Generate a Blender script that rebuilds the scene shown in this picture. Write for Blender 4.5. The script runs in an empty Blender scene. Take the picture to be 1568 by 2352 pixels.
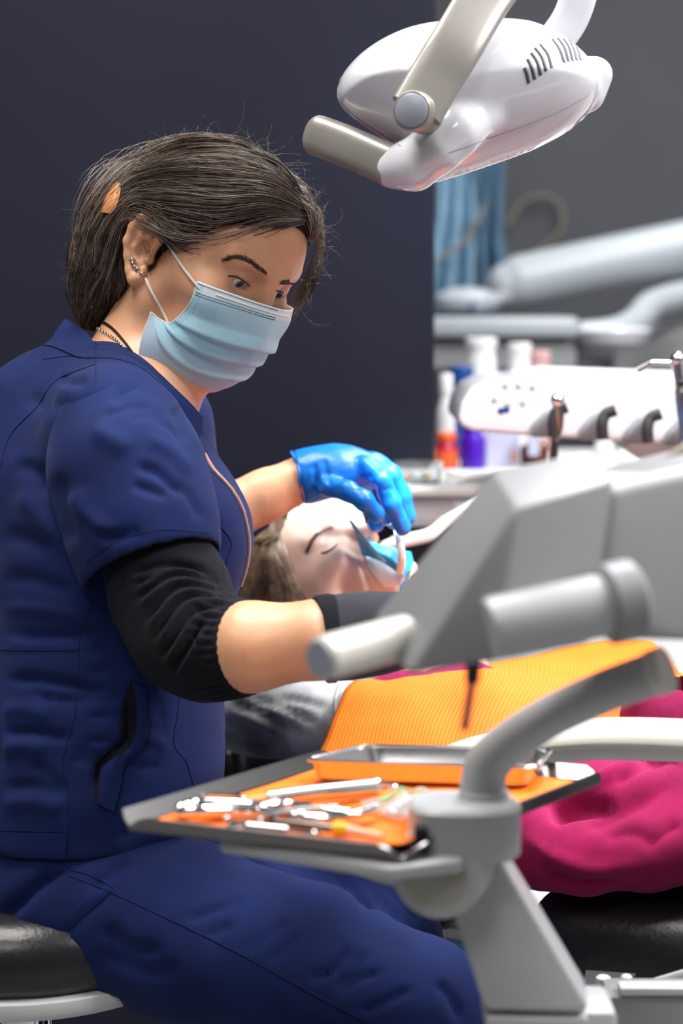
import bpy, bmesh, math, random
import numpy as np
from mathutils import Vector, Matrix
from mathutils.bvhtree import BVHTree

# ------------------------------------------------------------------ camera, world, lights, exposure
SC = bpy.context.scene
COL = SC.collection
FPX = 4573.0                       # focal length in pixels of the 1568 x 2352 frame
PITCH = math.radians(5.8)
CZ = 1.18
cam_data = bpy.data.cameras.new('camera')
cam = bpy.data.objects.new('camera', cam_data)
COL.objects.link(cam)
cam.location = (0, 0, CZ)
cam.rotation_euler = (math.pi / 2 - PITCH, 0, 0)
cam_data.sensor_fit = 'VERTICAL'
cam_data.sensor_height = 36.0
cam_data.sensor_width = 24.0
cam_data.lens = FPX / 2352 * 36.0
cam_data.clip_start = 0.05
cam_data.dof.use_dof = True
cam_data.dof.focus_distance = 1.93
cam_data.dof.aperture_fstop = 3.5
SC.camera = cam

world = bpy.data.worlds.new('world')
SC.world = world
world.use_nodes = True
world.node_tree.nodes['Background'].inputs[0].default_value = (0.90, 0.95, 1.0, 1)
world.node_tree.nodes['Background'].inputs[1].default_value = 0.07

def area_light(name, loc, target, sx, sy, power, col=(1, 1, 1)):
    l = bpy.data.lights.new(name, 'AREA')
    l.shape = 'RECTANGLE'
    l.size, l.size_y, l.energy, l.color = sx, sy, power, col
    o = bpy.data.objects.new(name, l)
    COL.objects.link(o)
    o.location = loc
    o.rotation_euler = (Vector(target) - Vector(loc)).to_track_quat('-Z', 'Y').to_euler()
    return o

# the room's ceiling panels, plus a far right one added to light the dentist's face (their frames and diffusers are built with the room)
CEIL_Z = 2.75
PANELS = [(-0.55, 1.75, 30, (1, .95, .88)), (0.7, 2.45, 42, (.92, .96, 1)), (0.9, 4.1, 17, (.95, .97, 1)), (-1.0, 3.9, 4, (1, 1, 1)), (1.75, 1.35, 88, (1, .97, .94)), (-0.6, -0.2, 13, (1, .95, .89))]
for px_, py_, pw_, pc_ in PANELS:
    area_light('ceiling_panel_light', (px_, py_, CEIL_Z - 0.035), (px_, py_, 0), 0.56, 1.1, pw_, pc_)

SC.view_settings.view_transform = 'Standard'
SC.view_settings.look = 'None'
SC.view_settings.gamma = 1.0
SC.view_settings.use_curve_mapping = False
SC.view_settings.exposure = 0.3
SC.cycles.use_denoising = True

# ------------------------------------------------------------------ pixel <-> world
CAM = np.array([0.0, 0.0, CZ])
RIGHT = np.array([1.0, 0, 0])
UP = np.array([0, math.sin(PITCH), math.cos(PITCH)])
FWD = np.array([0, math.cos(PITCH), -math.sin(PITCH)])

def P(x, y, d):
    """point that the photograph shows at pixel (x, y), d metres in front of the lens"""
    return CAM + RIGHT * ((x - 784) / FPX * d) + UP * ((1176 - y) / FPX * d) + FWD * d

def PZ(x, y, z):
    """point at height z on the ray through pixel (x, y)"""
    r = RIGHT * ((x - 784) / FPX) + UP * ((1176 - y) / FPX) + FWD
    return CAM + r * ((z - CZ) / r[2])

def PP(pts):
    return [P(*p) for p in pts]

def camdir(v):
    return RIGHT * v[0] + UP * v[1] + FWD * v[2]

def project(V):
    V = np.asarray(V) - CAM
    d = V @ FWD
    return 784 + FPX * (V @ RIGHT) / d, 1176 - FPX * (V @ UP) / d, d

def ray(x, y):
    r = RIGHT * ((x - 784) / FPX) + UP * ((1176 - y) / FPX) + FWD
    return r / np.linalg.norm(r)

# ------------------------------------------------------------------ materials
def lin(c):
    return tuple((v / 12.92 if v <= .04045 else ((v + .055) / 1.055) ** 2.4) for v in c)

def hexc(h):
    return lin(tuple(int(h[i:i + 2], 16) / 255 for i in (0, 2, 4)))

class NT:
    def __init__(self, name):
        self.m = bpy.data.materials.new(name)
        self.m.use_nodes = True
        self.t = self.m.node_tree
        self.b = self.t.nodes['Principled BSDF']
    def n(self, typ, **kw):
        nd = self.t.nodes.new(typ)
        for k, v in kw.items():
            setattr(nd, k, v)
        return nd
    def l(self, a, b):
        self.t.links.new(a, b)
    def set(self, **kw):
        for k, v in kw.items():
            k = k.replace('_', ' ').title() if k not in ('IOR',) else k
            k = {'Subsurface Weight': 'Subsurface Weight', 'Coat Weight': 'Coat Weight'}.get(k, k)
            k = k.replace('Ior', 'IOR')
            s = self.b.inputs[k]
            s.default_value = (*v, 1) if (isinstance(v, tuple) and len(v) == 3 and s.type == 'RGBA') else v
        return self

def noise_bump(nt, scale=200, strength=.1, dist=.001, detail=3, coord='Object'):
    tc = nt.n('ShaderNodeTexCoord')
    no = nt.n('ShaderNodeTexNoise')
    no.inputs['Scale'].default_value = scale
    no.inputs['Detail'].default_value = detail
    bu = nt.n('ShaderNodeBump')
    bu.inputs['Strength'].default_value = strength
    bu.inputs['Distance'].default_value = dist
    nt.l(tc.outputs[coord], no.inputs['Vector'])
    nt.l(no.outputs['Fac'], bu.inputs['Height'])
    nt.l(bu.outputs['Normal'], nt.b.inputs['Normal'])
    return no

def mottled(nt, c1, c2, scale=6, detail=4, lo=.35, hi=.65):
    tc = nt.n('ShaderNodeTexCoord')
    no = nt.n('ShaderNodeTexNoise')
    no.inputs['Scale'].default_value = scale
    no.inputs['Detail'].default_value = detail
    cr = nt.n('ShaderNodeValToRGB')
    cr.color_ramp.elements[0].position = lo
    cr.color_ramp.elements[1].position = hi
    cr.color_ramp.elements[0].color = (*c1, 1)
    cr.color_ramp.elements[1].color = (*c2, 1)
    nt.l(tc.outputs['Object'], no.inputs['Vector'])
    nt.l(no.outputs['Fac'], cr.inputs['Fac'])
    nt.l(cr.outputs['Color'], nt.b.inputs['Base Color'])
    return cr

def mat(name, col, rough=.5, metal=0., bump=None, var=None, **kw):
    nt = NT(name)
    nt.set(base_color=col, roughness=rough, metallic=metal, **kw)
    if bump:
        noise_bump(nt, *bump)
    if var:
        mottled(nt, tuple(c * (1 - var[0]) for c in col), tuple(min(1, c * (1 + var[0])) for c in col), var[1])
    return nt.m

def weave(nt, scale=900, strength=.25, dist=.0004):
    """fine crossed threads as bump"""
    tc = nt.n('ShaderNodeTexCoord')
    hs = []
    for ax in ('X', 'Z'):
        w = nt.n('ShaderNodeTexWave', wave_type='BANDS', bands_direction=ax)
        w.inputs['Scale'].default_value = scale
        w.inputs['Distortion'].default_value = 1.5
        nt.l(tc.outputs['Object'], w.inputs['Vector'])
        hs.append(w)
    ad = nt.n('ShaderNodeMath', operation='ADD')
    nt.l(hs[0].outputs['Fac'], ad.inputs[0])
    nt.l(hs[1].outputs['Fac'], ad.inputs[1])
    bu = nt.n('ShaderNodeBump')
    bu.inputs['Strength'].default_value = strength
    bu.inputs['Distance'].default_value = dist
    nt.l(ad.outputs[0], bu.inputs['Height'])
    nt.l(bu.outputs['Normal'], nt.b.inputs['Normal'])

M = {}
M['enamel'] = mat('white_enamel', (.70, .71, .77), .16, bump=(40, .02, .001), coat_weight=.5)
M['white_plastic'] = mat('white_plastic', (.72, .72, .72), .32, bump=(300, .03, .0005))
M['bracket'] = mat('bracket_grey', (.235, .24, .255), .42, bump=(300, .03, .0005))
M['support'] = mat('support_enamel', (.44, .45, .46), .38, bump=(300, .03, .0005))
M['cream_plastic'] = mat('cream_plastic', (.62, .60, .55), .35, bump=(300, .03, .0005))
M['unit_grey'] = mat('unit_grey', (.33, .34, .35), .4, bump=(300, .03, .0005))
M['lamp_arm'] = mat('satin_silver_grey', (.29, .275, .255), .36, .3, bump=(500, .03, .0004))
M['cap_grey'] = mat('grey_cap', (.30, .33, .40), .35, bump=(300, .02, .0005))
M['slot'] = mat('dark_slot', (.06, .065, .08), .6, bump=(200, .05, .001))
M['steel'] = mat('brushed_steel', (.62, .61, .60), .22, 1.0, bump=(400, .03, .0004))
M['chrome'] = mat('chrome', (.82, .82, .84), .09, 1.0, bump=(60, .01, .0004))
M['dark_steel'] = mat('dark_steel', (.22, .21, .21), .25, 1.0, bump=(200, .03, .0004))
M['leather'] = mat('black_leather', (.012, .012, .016), .34, bump=(160, .35, .0012))
M['black'] = mat('black_plastic', (.012, .012, .014), .4, bump=(300, .05, .0005))
M['rubber'] = mat('dark_rubber', (.03, .03, .035), .6, bump=(300, .05, .0005))
M['beige_cap'] = mat('beige_cap', (.36, .35, .30), .45, bump=(300, .03, .0005))
M['glass'] = mat('glass', (.9, .95, .95), .03, transmission_weight=.92, ior=1.45, bump=(30, .02, .0005))
M['clear_film'] = mat('clear_film', (.9, .93, .95), .1, transmission_weight=.85, ior=1.2, bump=(90, .5, .003))
M['paper'] = mat('white_paper', (.8, .8, .8), .85, bump=(120, .25, .0015))
M['brown_glass'] = mat('brown_glass', (.10, .025, .006), .08, bump=(30, .03, .0005))
M['gold_clip'] = mat('tortoise_peach', (.78, .33, .12), .3, bump=(90, .05, .0005), var=(.15, 60))
M['copper'] = mat('copper_zip', (.62, .26, .14), .35, .85, bump=(400, .1, .0004))

# skin -----------------------------------------------------------
def skin_mat(name, col, tint):
    nt = NT(name)
    nt.set(base_color=col, roughness=.42, subsurface_weight=.10, subsurface_scale=.012)
    nt.b.inputs['Subsurface Radius'].default_value = (1, .35, .2)
    tc = nt.n('ShaderNodeTexCoord')
    no = nt.n('ShaderNodeTexNoise'); no.inputs['Scale'].default_value = 28; no.inputs['Detail'].default_value = 5
    mx = nt.n('ShaderNodeMix', data_type='RGBA')
    mx.inputs['A'].default_value = (*col, 1); mx.inputs['B'].default_value = (*tint, 1)
    at = nt.n('ShaderNodeAttribute', attribute_name='pigment')
    m2 = nt.n('ShaderNodeMix', data_type='RGBA', blend_type='MULTIPLY'); m2.inputs['Factor'].default_value = 1
    mr = nt.n('ShaderNodeMapRange'); mr.inputs['From Min'].default_value = .35; mr.inputs['From Max'].default_value = .7
    nt.l(tc.outputs['Object'], no.inputs['Vector']); nt.l(no.outputs['Fac'], mr.inputs['Value'])
    nt.l(mr.outputs['Result'], mx.inputs['Factor'])
    nt.l(mx.outputs['Result'], m2.inputs['A']); nt.l(at.outputs['Color'], m2.inputs['B'])
    nt.l(m2.outputs['Result'], nt.b.inputs['Base Color'])
    n2 = nt.n('ShaderNodeTexNoise'); n2.inputs['Scale'].default_value = 700; n2.inputs['Detail'].default_value = 2
    bu = nt.n('ShaderNodeBump'); bu.inputs['Strength'].default_value = .12; bu.inputs['Distance'].default_value = .0006
    nt.l(tc.outputs['Object'], n2.inputs['Vector']); nt.l(n2.outputs['Fac'], bu.inputs['Height']); nt.l(bu.outputs['Normal'], nt.b.inputs['Normal'])
    return nt.m
M['skin'] = skin_mat('warm_skin', hexc('e6b18d'), hexc('dfa27c'))
M['skin_pale'] = skin_mat('pale_skin', hexc('e2c3b4'), hexc('dcb9a8'))

def cloth(name, col, rough=.85, sheen=.25, scale=900, strength=.25, tint=None):
    nt = NT(name)
    nt.set(base_color=col, roughness=rough, sheen_weight=sheen)
    nt.b.inputs['Sheen Roughness'].default_value = .4
    if tint: nt.b.inputs['Sheen Tint'].default_value = (*tint, 1)
    nt.b.inputs['Specular IOR Level'].default_value = .25
    weave(nt, scale, strength)
    mottled(nt, tuple(c * .86 for c in col), tuple(c * 1.12 for c in col), 22, 6)
    return nt.m
M['scrub'] = cloth('navy_scrub_cotton', hexc('0e2054'), sheen=.10, tint=(.5, .6, 1))
M['scrub_dark'] = cloth('navy_thread', hexc('0c1a45'), sheen=.05)
M['knit'] = cloth('black_knit', hexc('0a0c16'), sheen=.06, scale=500, strength=.6, tint=(.7, .8, 1))
M['brace'] = cloth('charcoal_mesh', hexc('34343e'), sheen=.1, scale=700, strength=.6)
M['maroon'] = cloth('maroon_fleece', hexc('a00c50'), rough=.95, sheen=.35, scale=450, strength=.8, tint=(1, .3, .6))
M['orange_paper'] = None
M['white_lace'] = cloth('white_elastic', (.75, .72, .68), sheen=.1)
def glove_mat():
    nt = NT('blue_nitrile')
    nt.set(base_color=hexc('0f74d6'), roughness=.36, subsurface_weight=.05)
    no = noise_bump(nt, 90, .15, .002, 2)
    return nt.m
M['glove'] = glove_mat()
def bib_mat():
    nt = NT('orange_embossed_paper')
    nt.set(base_color=hexc('ff8408'), roughness=.75)
    tc = nt.n('ShaderNodeUVMap', uv_map='UVMap')
    hs = []
    for ax in ('X', 'Y'):
        w = nt.n('ShaderNodeTexWave', wave_type='BANDS', bands_direction=ax)
        w.inputs['Scale'].default_value = 14 if ax == 'X' else 22
        nt.l(tc.outputs[0], w.inputs['Vector'])
        hs.append(w)
    ad = nt.n('ShaderNodeMath', operation='MULTIPLY_ADD'); ad.inputs[1].default_value = .15
    nt.l(hs[1].outputs['Fac'], ad.inputs[0]); nt.l(hs[0].outputs['Fac'], ad.inputs[2])
    bu = nt.n('ShaderNodeBump'); bu.inputs['Strength'].default_value = .32; bu.inputs['Distance'].default_value = .001
    nt.l(ad.outputs[0], bu.inputs['Height']); nt.l(bu.outputs['Normal'], nt.b.inputs['Normal'])
    cr = nt.n('ShaderNodeValToRGB')
    cr.color_ramp.elements[0].color = (*hexc('f47400'), 1); cr.color_ramp.elements[1].color = (*hexc('fa840c'), 1)
    nt.l(hs[0].outputs['Fac'], cr.inputs['Fac']); nt.l(cr.outputs['Color'], nt.b.inputs['Base Color'])
    return nt.m
M['bib'] = bib_mat()
M['bib_plain'] = mat('orange_paper', hexc('f87a02'), .7, bump=(150, .3, .001))
def hair_mat(name, c1, c2, rough=.33):
    nt = NT(name)
    nt.set(roughness=rough, base_color=c1)
    nt.b.inputs['Specular IOR Level'].default_value = .75
    mottled(nt, c1, c2, 60, 5, .3, .7)
    return nt.m
M['hair'] = hair_mat('brown_hair', hexc('30251f'), hexc('4a3b31'), .36)
M['hair_base'] = hair_mat('brown_hair_base', hexc('1c1512'), hexc('2b211b'), .65)
M['hair_base'].node_tree.nodes['Principled BSDF'].inputs['Specular IOR Level'].default_value = .2
M['hair_mid'] = hair_mat('mid_brown_hair', hexc('66564c'), hexc('807064'), .38)
M['hair_light'] = hair_mat('light_brown_hair', hexc('9c8c7e'), hexc('b5a697'), .4)
M['hair_fair'] = hair_mat('ash_hair', hexc('54402f'), hexc('9a8066'), .4)
M['brow'] = hair_mat('dark_brow', hexc('33241a'), hexc('4a3526'), .6)
def eye_mat(name, iris):
    nt = NT(name)
    nt.set(roughness=.06)
    at = nt.n('ShaderNodeAttribute', attribute_name='pigment')
    nt.l(at.outputs['Color'], nt.b.inputs['Base Color'])
    return nt.m
M['eye'] = eye_mat('eyeball', None)

# ------------------------------------------------------------------ objects
ORG = {}
def tag(o, label=None, cat=None, group=None, kind=None):
    if label: o['label'] = label
    if cat: o['category'] = cat
    if group: o['group'] = group
    if kind: o['kind'] = kind
    return o

def thing(name, label, cat, loc=(0, 0, 0), group=None):
    o = bpy.data.objects.new(name, None)
    o.empty_display_size = .05
    COL.objects.link(o)
    o.location = tuple(loc)
    ORG[o.name] = np.array(loc, float)
    return tag(o, label, cat, group)

def obj(name, geo, m, parent=None, smooth=True, base=None, bevel=0, label=None, bseg=2, angle=40):
    """one mesh object from world-space (verts, faces); origin = the parent's, or base"""
    V, F = geo[0], geo[1]
    V = np.asarray(V, float).reshape(-1, 3)
    org = ORG[parent.name] if parent is not None else (np.array(base, float) if base is not None else np.array([V[:, 0].mean(), V[:, 1].mean(), V[:, 2].min()]))
    me = bpy.data.meshes.new(name)
    if isinstance(F, np.ndarray):
        n, k = F.shape
        me.vertices.add(len(V)); me.vertices.foreach_set('co', (V - org).astype(np.float32).ravel())
        me.loops.add(n * k); me.loops.foreach_set('vertex_index', F.astype(np.int32).ravel())
        me.polygons.add(n)
        me.polygons.foreach_set('loop_start', np.arange(0, n * k, k, dtype=np.int32))
        me.polygons.foreach_set('loop_total', np.full(n, k, np.int32))
        me.update(calc_edges=True)
        me.validate()
    else:
        me.from_pydata((V - org).tolist(), [], [list(map(int, f)) for f in F])
    if bevel > 0:
        bm = bmesh.new(); bm.from_mesh(me)
        bmesh.ops.remove_doubles(bm, verts=bm.verts, dist=1e-6)
        bmesh.ops.recalc_face_normals(bm, faces=bm.faces)
        ed = [e for e in bm.edges if len(e.link_faces) == 2 and e.calc_face_angle(0) > math.radians(25)]
        bmesh.ops.bevel(bm, geom=ed, offset=bevel, segments=bseg, profile=.5, affect='EDGES', clamp_overlap=True)
        bm.to_mesh(me); bm.free()
    elif not isinstance(F, np.ndarray):
        bm = bmesh.new(); bm.from_mesh(me)
        bmesh.ops.recalc_face_normals(bm, faces=bm.faces)
        bm.to_mesh(me); bm.free()
    if smooth:
        me.polygons.foreach_set('use_smooth', np.ones(len(me.polygons), bool))
        if smooth != 'full':
            try: me.set_sharp_from_angle(angle=math.radians(angle))
            except Exception: pass
    me.materials.append(m)
    o = bpy.data.objects.new(name, me)
    COL.objects.link(o)
    if parent is not None:
        o.parent = parent
        ORG[o.name] = org
    else:
        o.location = tuple(org)
        ORG[o.name] = org
    if label: o['label'] = label
    return o

def copy_tree(o, delta, parent=None, label=None):
    c = o.copy()
    COL.objects.link(c)
    if parent is not None: c.parent = parent
    else: c.location = Vector(o.location) + Vector(tuple(delta))
    ORG[c.name] = ORG[o.name] + np.array(delta)
    if label: c['label'] = label
    for ch in list(o.children): copy_tree(ch, delta, c)
    return c

# ------------------------------------------------------------------ geometry
def join(*gs):
    V, F, n = [], [], 0
    for v, f in gs:
        V.extend(np.asarray(v).tolist()); F.extend([[i + n for i in q] for q in f]); n += len(v)
    return V, F

def unit(v):
    v = np.asarray(v, float); return v / (np.linalg.norm(v) + 1e-12)

def spline(pts, n=8):
    """Catmull-Rom through pts (any dimension), n samples a span"""
    p = np.asarray(pts, float)
    p = np.vstack([2 * p[0] - p[1], p, 2 * p[-1] - p[-2]])
    out = []
    for i in range(1, len(p) - 2):
        t = np.linspace(0, 1, n, endpoint=False)[:, None]
        a, b, c, d = p[i - 1], p[i], p[i + 1], p[i + 2]
        out.append(.5 * (2 * b + (c - a) * t + (2 * a - 5 * b + 4 * c - d) * t ** 2 + (3 * b - a - 3 * c + d) * t ** 3))
    out.append(p[-2][None])
    return np.vstack(out)

def frames(p, up=None):
    p = np.asarray(p, float)
    T = np.gradient(p, axis=0); T /= np.linalg.norm(T, axis=1)[:, None] + 1e-12
    n = np.array(up, float) if up is not None else np.array([0, 0, 1.])
    if abs(unit(n) @ T[0]) > .95: n = np.array([0, 1., 0])
    Ns, Bs = [], []
    for t in T:
        n = unit(n - t * (n @ t)); Ns.append(n); Bs.append(np.cross(t, n))
    return T, np.array(Ns), np.array(Bs)

def tube(pts, r, seg=10, caps=True, up=None, rb=None, power=2.0):
    """swept tube; r along the up axis, rb across; power > 2 squares the section"""
    p = np.asarray(pts, float)
    n = len(p)
    r = np.broadcast_to(np.asarray(r, float), (n,)); rb = r if rb is None else np.broadcast_to(np.asarray(rb, float), (n,))
    T, N, B = frames(p, up)
    a = np.linspace(0, 2 * math.pi, seg, endpoint=False)
    ca, sa = np.cos(a), np.sin(a)
    if power != 2.0:
        ca = np.sign(ca) * np.abs(ca) ** (2 / power); sa = np.sign(sa) * np.abs(sa) ** (2 / power)
    V = p[:, None] + N[:, None] * (r[:, None] * ca)[..., None] + B[:, None] * (rb[:, None] * sa)[..., None]
    V = V.reshape(-1, 3).tolist()
    F = []
    for i in range(n - 1):
        for j in range(seg):
            k = (j + 1) % seg
            F.append((i * seg + j, i * seg + k, (i + 1) * seg + k, (i + 1) * seg + j))
    if caps:
        F.append(list(range(seg))[::-1]); F.append([(n - 1) * seg + j for j in range(seg)])
    return V, F

def axes_from(axis, up=(0, 0, 1)):
    z = unit(axis); u = np.array(up, float)
    if abs(unit(u) @ z) > .98: u = np.array([1., 0, 0])
    x = unit(np.cross(u, z)); y = np.cross(z, x)
    return x, y, z

def lathe(profile, c=(0, 0, 0), axis=(0, 0, 1), seg=28):
    x, y, z = axes_from(axis)
    c = np.asarray(c, float)
    V, F = [], []
    n = len(profile)
    for (r, h) in profile:
        for j in range(seg):
            a = 2 * math.pi * j / seg
            V.append(c + z * h + (x * math.cos(a) + y * math.sin(a)) * max(r, 1e-5))
    for i in range(n - 1):
        for j in range(seg):
            k = (j + 1) % seg
            F.append((i * seg + j, i * seg + k, (i + 1) * seg + k, (i + 1) * seg + j))
    F.append(list(range(seg))[::-1]); F.append([(n - 1) * seg + j for j in range(seg)])
    return V, F

def box(c, s, rot=None):
    c = np.asarray(c, float); h = np.asarray(s, float) / 2
    R = np.eye(3) if rot is None else np.asarray(rot)      # columns = the box's axes
    V = [c + R @ (h * np.array([a, b, d])) for a in (-1, 1) for b in (-1, 1) for d in (-1, 1)]
    F = [(0, 1, 3, 2), (4, 6, 7, 5), (0, 4, 5, 1), (2, 3, 7, 6), (0, 2, 6, 4), (1, 5, 7, 3)]
    return V, F

def prism(poly, off):
    """polygon (3-D points) pushed along the vector off"""
    n = len(poly); off = np.asarray(off, float)
    V = [np.asarray(p, float) for p in poly] + [np.asarray(p, float) + off for p in poly]
    F = [list(range(n))[::-1], [n + i for i in range(n)]]
    for i in range(n):
        j = (i + 1) % n
        F.append((i, j, n + j, n + i))
    return V, F

def ball(c, r, seg=16, rings=10, rot=None):
    c = np.asarray(c, float); r = np.broadcast_to(np.asarray(r, float), (3,)); R = np.eye(3) if rot is None else rot
    V = [c + R @ (r * np.array([0, 0, 1]))]
    for i in range(1, rings):
        t = math.pi * i / rings
        for j in range(seg):
            a = 2 * math.pi * j / seg
            V.append(c + R @ (r * np.array([math.sin(t) * math.cos(a), math.sin(t) * math.sin(a), math.cos(t)])))
    V.append(c + R @ (r * np.array([0, 0, -1])))
    F = [(0, 1 + j, 1 + (j + 1) % seg) for j in range(seg)]
    for i in range(rings - 2):
        for j in range(seg):
            a, b = 1 + i * seg + j, 1 + i * seg + (j + 1) % seg
            F.append((a, a + seg, b + seg, b))
    l = len(V) - 1; s = 1 + (rings - 2) * seg
    F += [(l, s + (j + 1) % seg, s + j) for j in range(seg)]
    return V, F

def grid_faces(nu, nv, off=0):
    return [(off + i * nv + j, off + (i + 1) * nv + j, off + (i + 1) * nv + j + 1, off + i * nv + j + 1) for i in range(nu - 1) for j in range(nv - 1)]

def shell(Gr, th):
    """a grid of points (nu, nv, 3) given the thickness th: closed sheet"""
    Gr = np.asarray(Gr, float); nu, nv = Gr.shape[:2]
    du = np.gradient(Gr, axis=0); dv = np.gradient(Gr, axis=1)
    N = np.cross(du, dv); N /= np.linalg.norm(N, axis=2)[..., None] + 1e-12
    A = (Gr + N * th / 2).reshape(-1, 3); B = (Gr - N * th / 2).reshape(-1, 3)
    n = nu * nv
    F = grid_faces(nu, nv) + [tuple(reversed(f)) for f in grid_faces(nu, nv, n)]
    bd = [i * nv for i in range(nu)] + [(nu - 1) * nv + j for j in range(1, nv)] + [i * nv + nv - 1 for i in range(nu - 2, -1, -1)] + [j for j in range(nv - 2, 0, -1)]
    for a, b in zip(bd, bd[1:] + bd[:1]):
        F.append((a, n + a, n + b, b))
    return np.vstack([A, B]).tolist(), F

# ------------------------------------------------------------------ implicit surfaces
class Field:
    """signed distance on a rectilinear grid; each primitive touches its own neighbourhood only"""
    BIG = .06
    def __init__(self, xs, ys, zs):
        self.a = [np.asarray(v, np.float32) for v in (xs, ys, zs)]
        self.f = np.full([len(v) for v in self.a], self.BIG, np.float32)
        self.h = max(float(np.diff(v).max()) for v in self.a)
    def _sl(self, lo, hi, pad):
        s = []
        for i in range(3):
            a = int(np.searchsorted(self.a[i], lo[i] - pad)); b = int(np.searchsorted(self.a[i], hi[i] + pad))
            s.append(slice(a, max(b, a)))
        return tuple(s)
    def _op(self, s, d, k, op):
        f = self.f[s]
        if f.size == 0: return
        d = d.astype(np.float32)
        if op == 'u':
            h = np.maximum(k - np.abs(f - d), 0) / max(k, 1e-6)
            self.f[s] = np.minimum(f, d) - h * h * k * .25
        elif op == 's':
            d = -d
            h = np.maximum(k - np.abs(f - d), 0) / max(k, 1e-6)
            self.f[s] = np.maximum(f, d) + h * h * k * .25
        else:   # intersect
            h = np.maximum(k - np.abs(f - d), 0) / max(k, 1e-6)
            self.f[s] = np.maximum(f, d) + h * h * k * .25
    def _g(self, s):
        return (self.a[0][s[0]][:, None, None], self.a[1][s[1]][None, :, None], self.a[2][s[2]][None, None, :])
    def cone(self, a, b, ra, rb=None, k=.01, op='u', flat=None, fs=1.0):
        """tapered capsule; flat = a direction in which it is squeezed by fs"""
        rb = ra if rb is None else rb
        a = np.asarray(a, float); b = np.asarray(b, float); r = max(ra, rb) * max(1, 1)
        s = self._sl(np.minimum(a, b) - r, np.maximum(a, b) + r, k + 3 * self.h)
        X, Y, Z = self._g(s)
        ab = b - a; L = float(ab @ ab) + 1e-12
        px, py, pz = X - a[0], Y - a[1], Z - a[2]
        t = np.clip((px * ab[0] + py * ab[1] + pz * ab[2]) / L, 0, 1)
        qx, qy, qz = px - t * ab[0], py - t * ab[1], pz - t * ab[2]
        q2 = qx * qx + qy * qy + qz * qz
        if flat is not None:
            n = unit(flat); qn = qx * n[0] + qy * n[1] + qz * n[2]
            q2 = q2 + qn * qn * (1 / fs ** 2 - 1)
        d = np.sqrt(q2) - (ra + (rb - ra) * t)
        if flat is not None: d = d * (fs ** .5)
        self._op(s, d, k, op)
    def chain(self, pts, rs, k=.01, op='u', **kw):
        for i in range(len(pts) - 1):
            self.cone(pts[i], pts[i + 1], rs[i], rs[i + 1], k, op, **kw)
    def ell(self, c, r, R=None, k=.01, op='u'):
        c = np.asarray(c, float); r = np.asarray(r, float); m = float(r.max())
        s = self._sl(c - m, c + m, k + 3 * self.h)
        X, Y, Z = self._g(s)
        R = np.eye(3) if R is None else np.asarray(R)
        px, py, pz = X - c[0], Y - c[1], Z - c[2]
        k0 = k1 = 0
        for i in range(3):
            u = px * R[0, i] + py * R[1, i] + pz * R[2, i]
            k0 = k0 + (u / r[i]) ** 2; k1 = k1 + (u / r[i] ** 2) ** 2
        k0 = np.sqrt(k0); k1 = np.sqrt(k1) + 1e-9
        self._op(s, k0 * (k0 - 1) / k1, k, op)
    def box(self, c, half, R=None, rad=.01, k=.01, op='u'):
        c = np.asarray(c, float); half = np.asarray(half, float); m = float(np.linalg.norm(half))
        s = self._sl(c - m, c + m, k + 3 * self.h)
        X, Y, Z = self._g(s)
        R = np.eye(3) if R is None else np.asarray(R)
        px, py, pz = X - c[0], Y - c[1], Z - c[2]
        o = 0; mx = None
        for i in range(3):
            u = np.abs(px * R[0, i] + py * R[1, i] + pz * R[2, i]) - (half[i] - rad)
            o = o + np.maximum(u, 0) ** 2
            mx = u if mx is None else np.maximum(mx, u)
        self._op(s, np.sqrt(o) + np.minimum(mx, 0) - rad, k, op)
    def plane(self, p, n, k=.003, lo=None, hi=None):
        """cut away everything on the +n side of p (inside the box lo..hi)"""
        s = self._sl(np.asarray(lo if lo is not None else [-9] * 3), np.asarray(hi if hi is not None else [9] * 3), 0)
        X, Y, Z = self._g(s); n = unit(n)
        d = (X - p[0]) * n[0] + (Y - p[1]) * n[1] + (Z - p[2]) * n[2]
        self._op(s, d, k, 'i')
    def mesh(self, smooth=1):
        f = self.f; ins = f < 0
        nx, ny, nz = f.shape
        c = np.zeros((nx - 1, ny - 1, nz - 1), np.int8)
        for i in (0, 1):
            for j in (0, 1):
                for k in (0, 1):
                    c += ins[i:nx - 1 + i, j:ny - 1 + j, k:nz - 1 + k]
        act = np.argwhere((c > 0) & (c < 8))
        idx = np.full(c.shape, -1, np.int32)
        idx[act[:, 0], act[:, 1], act[:, 2]] = np.arange(len(act))
        cor = {}
        for i in (0, 1):
            for j in (0, 1):
                for k in (0, 1):
                    cor[i, j, k] = f[act[:, 0] + i, act[:, 1] + j, act[:, 2] + k]
        S = np.zeros((len(act), 3), np.float32); W = np.zeros(len(act), np.float32)
        ks = list(cor)
        for a in ks:
            for ax in range(3):
                if a[ax]: continue
                b = list(a); b[ax] = 1; b = tuple(b)
                va, vb = cor[a], cor[b]
                m = (va < 0) != (vb < 0)
                t = np.where(m, va / np.where(m, va - vb, 1), 0)
                for q in range(3):
                    S[:, q] += np.where(m, (a[q] + (t if q == ax else 0)), 0)
                W += m
        S /= W[:, None]
        V = np.empty((len(act), 3), np.float32)
        for q in range(3):
            a0 = self.a[q][act[:, q]]; a1 = self.a[q][act[:, q] + 1]
            V[:, q] = a0 + S[:, q] * (a1 - a0)
        Q = []
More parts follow.
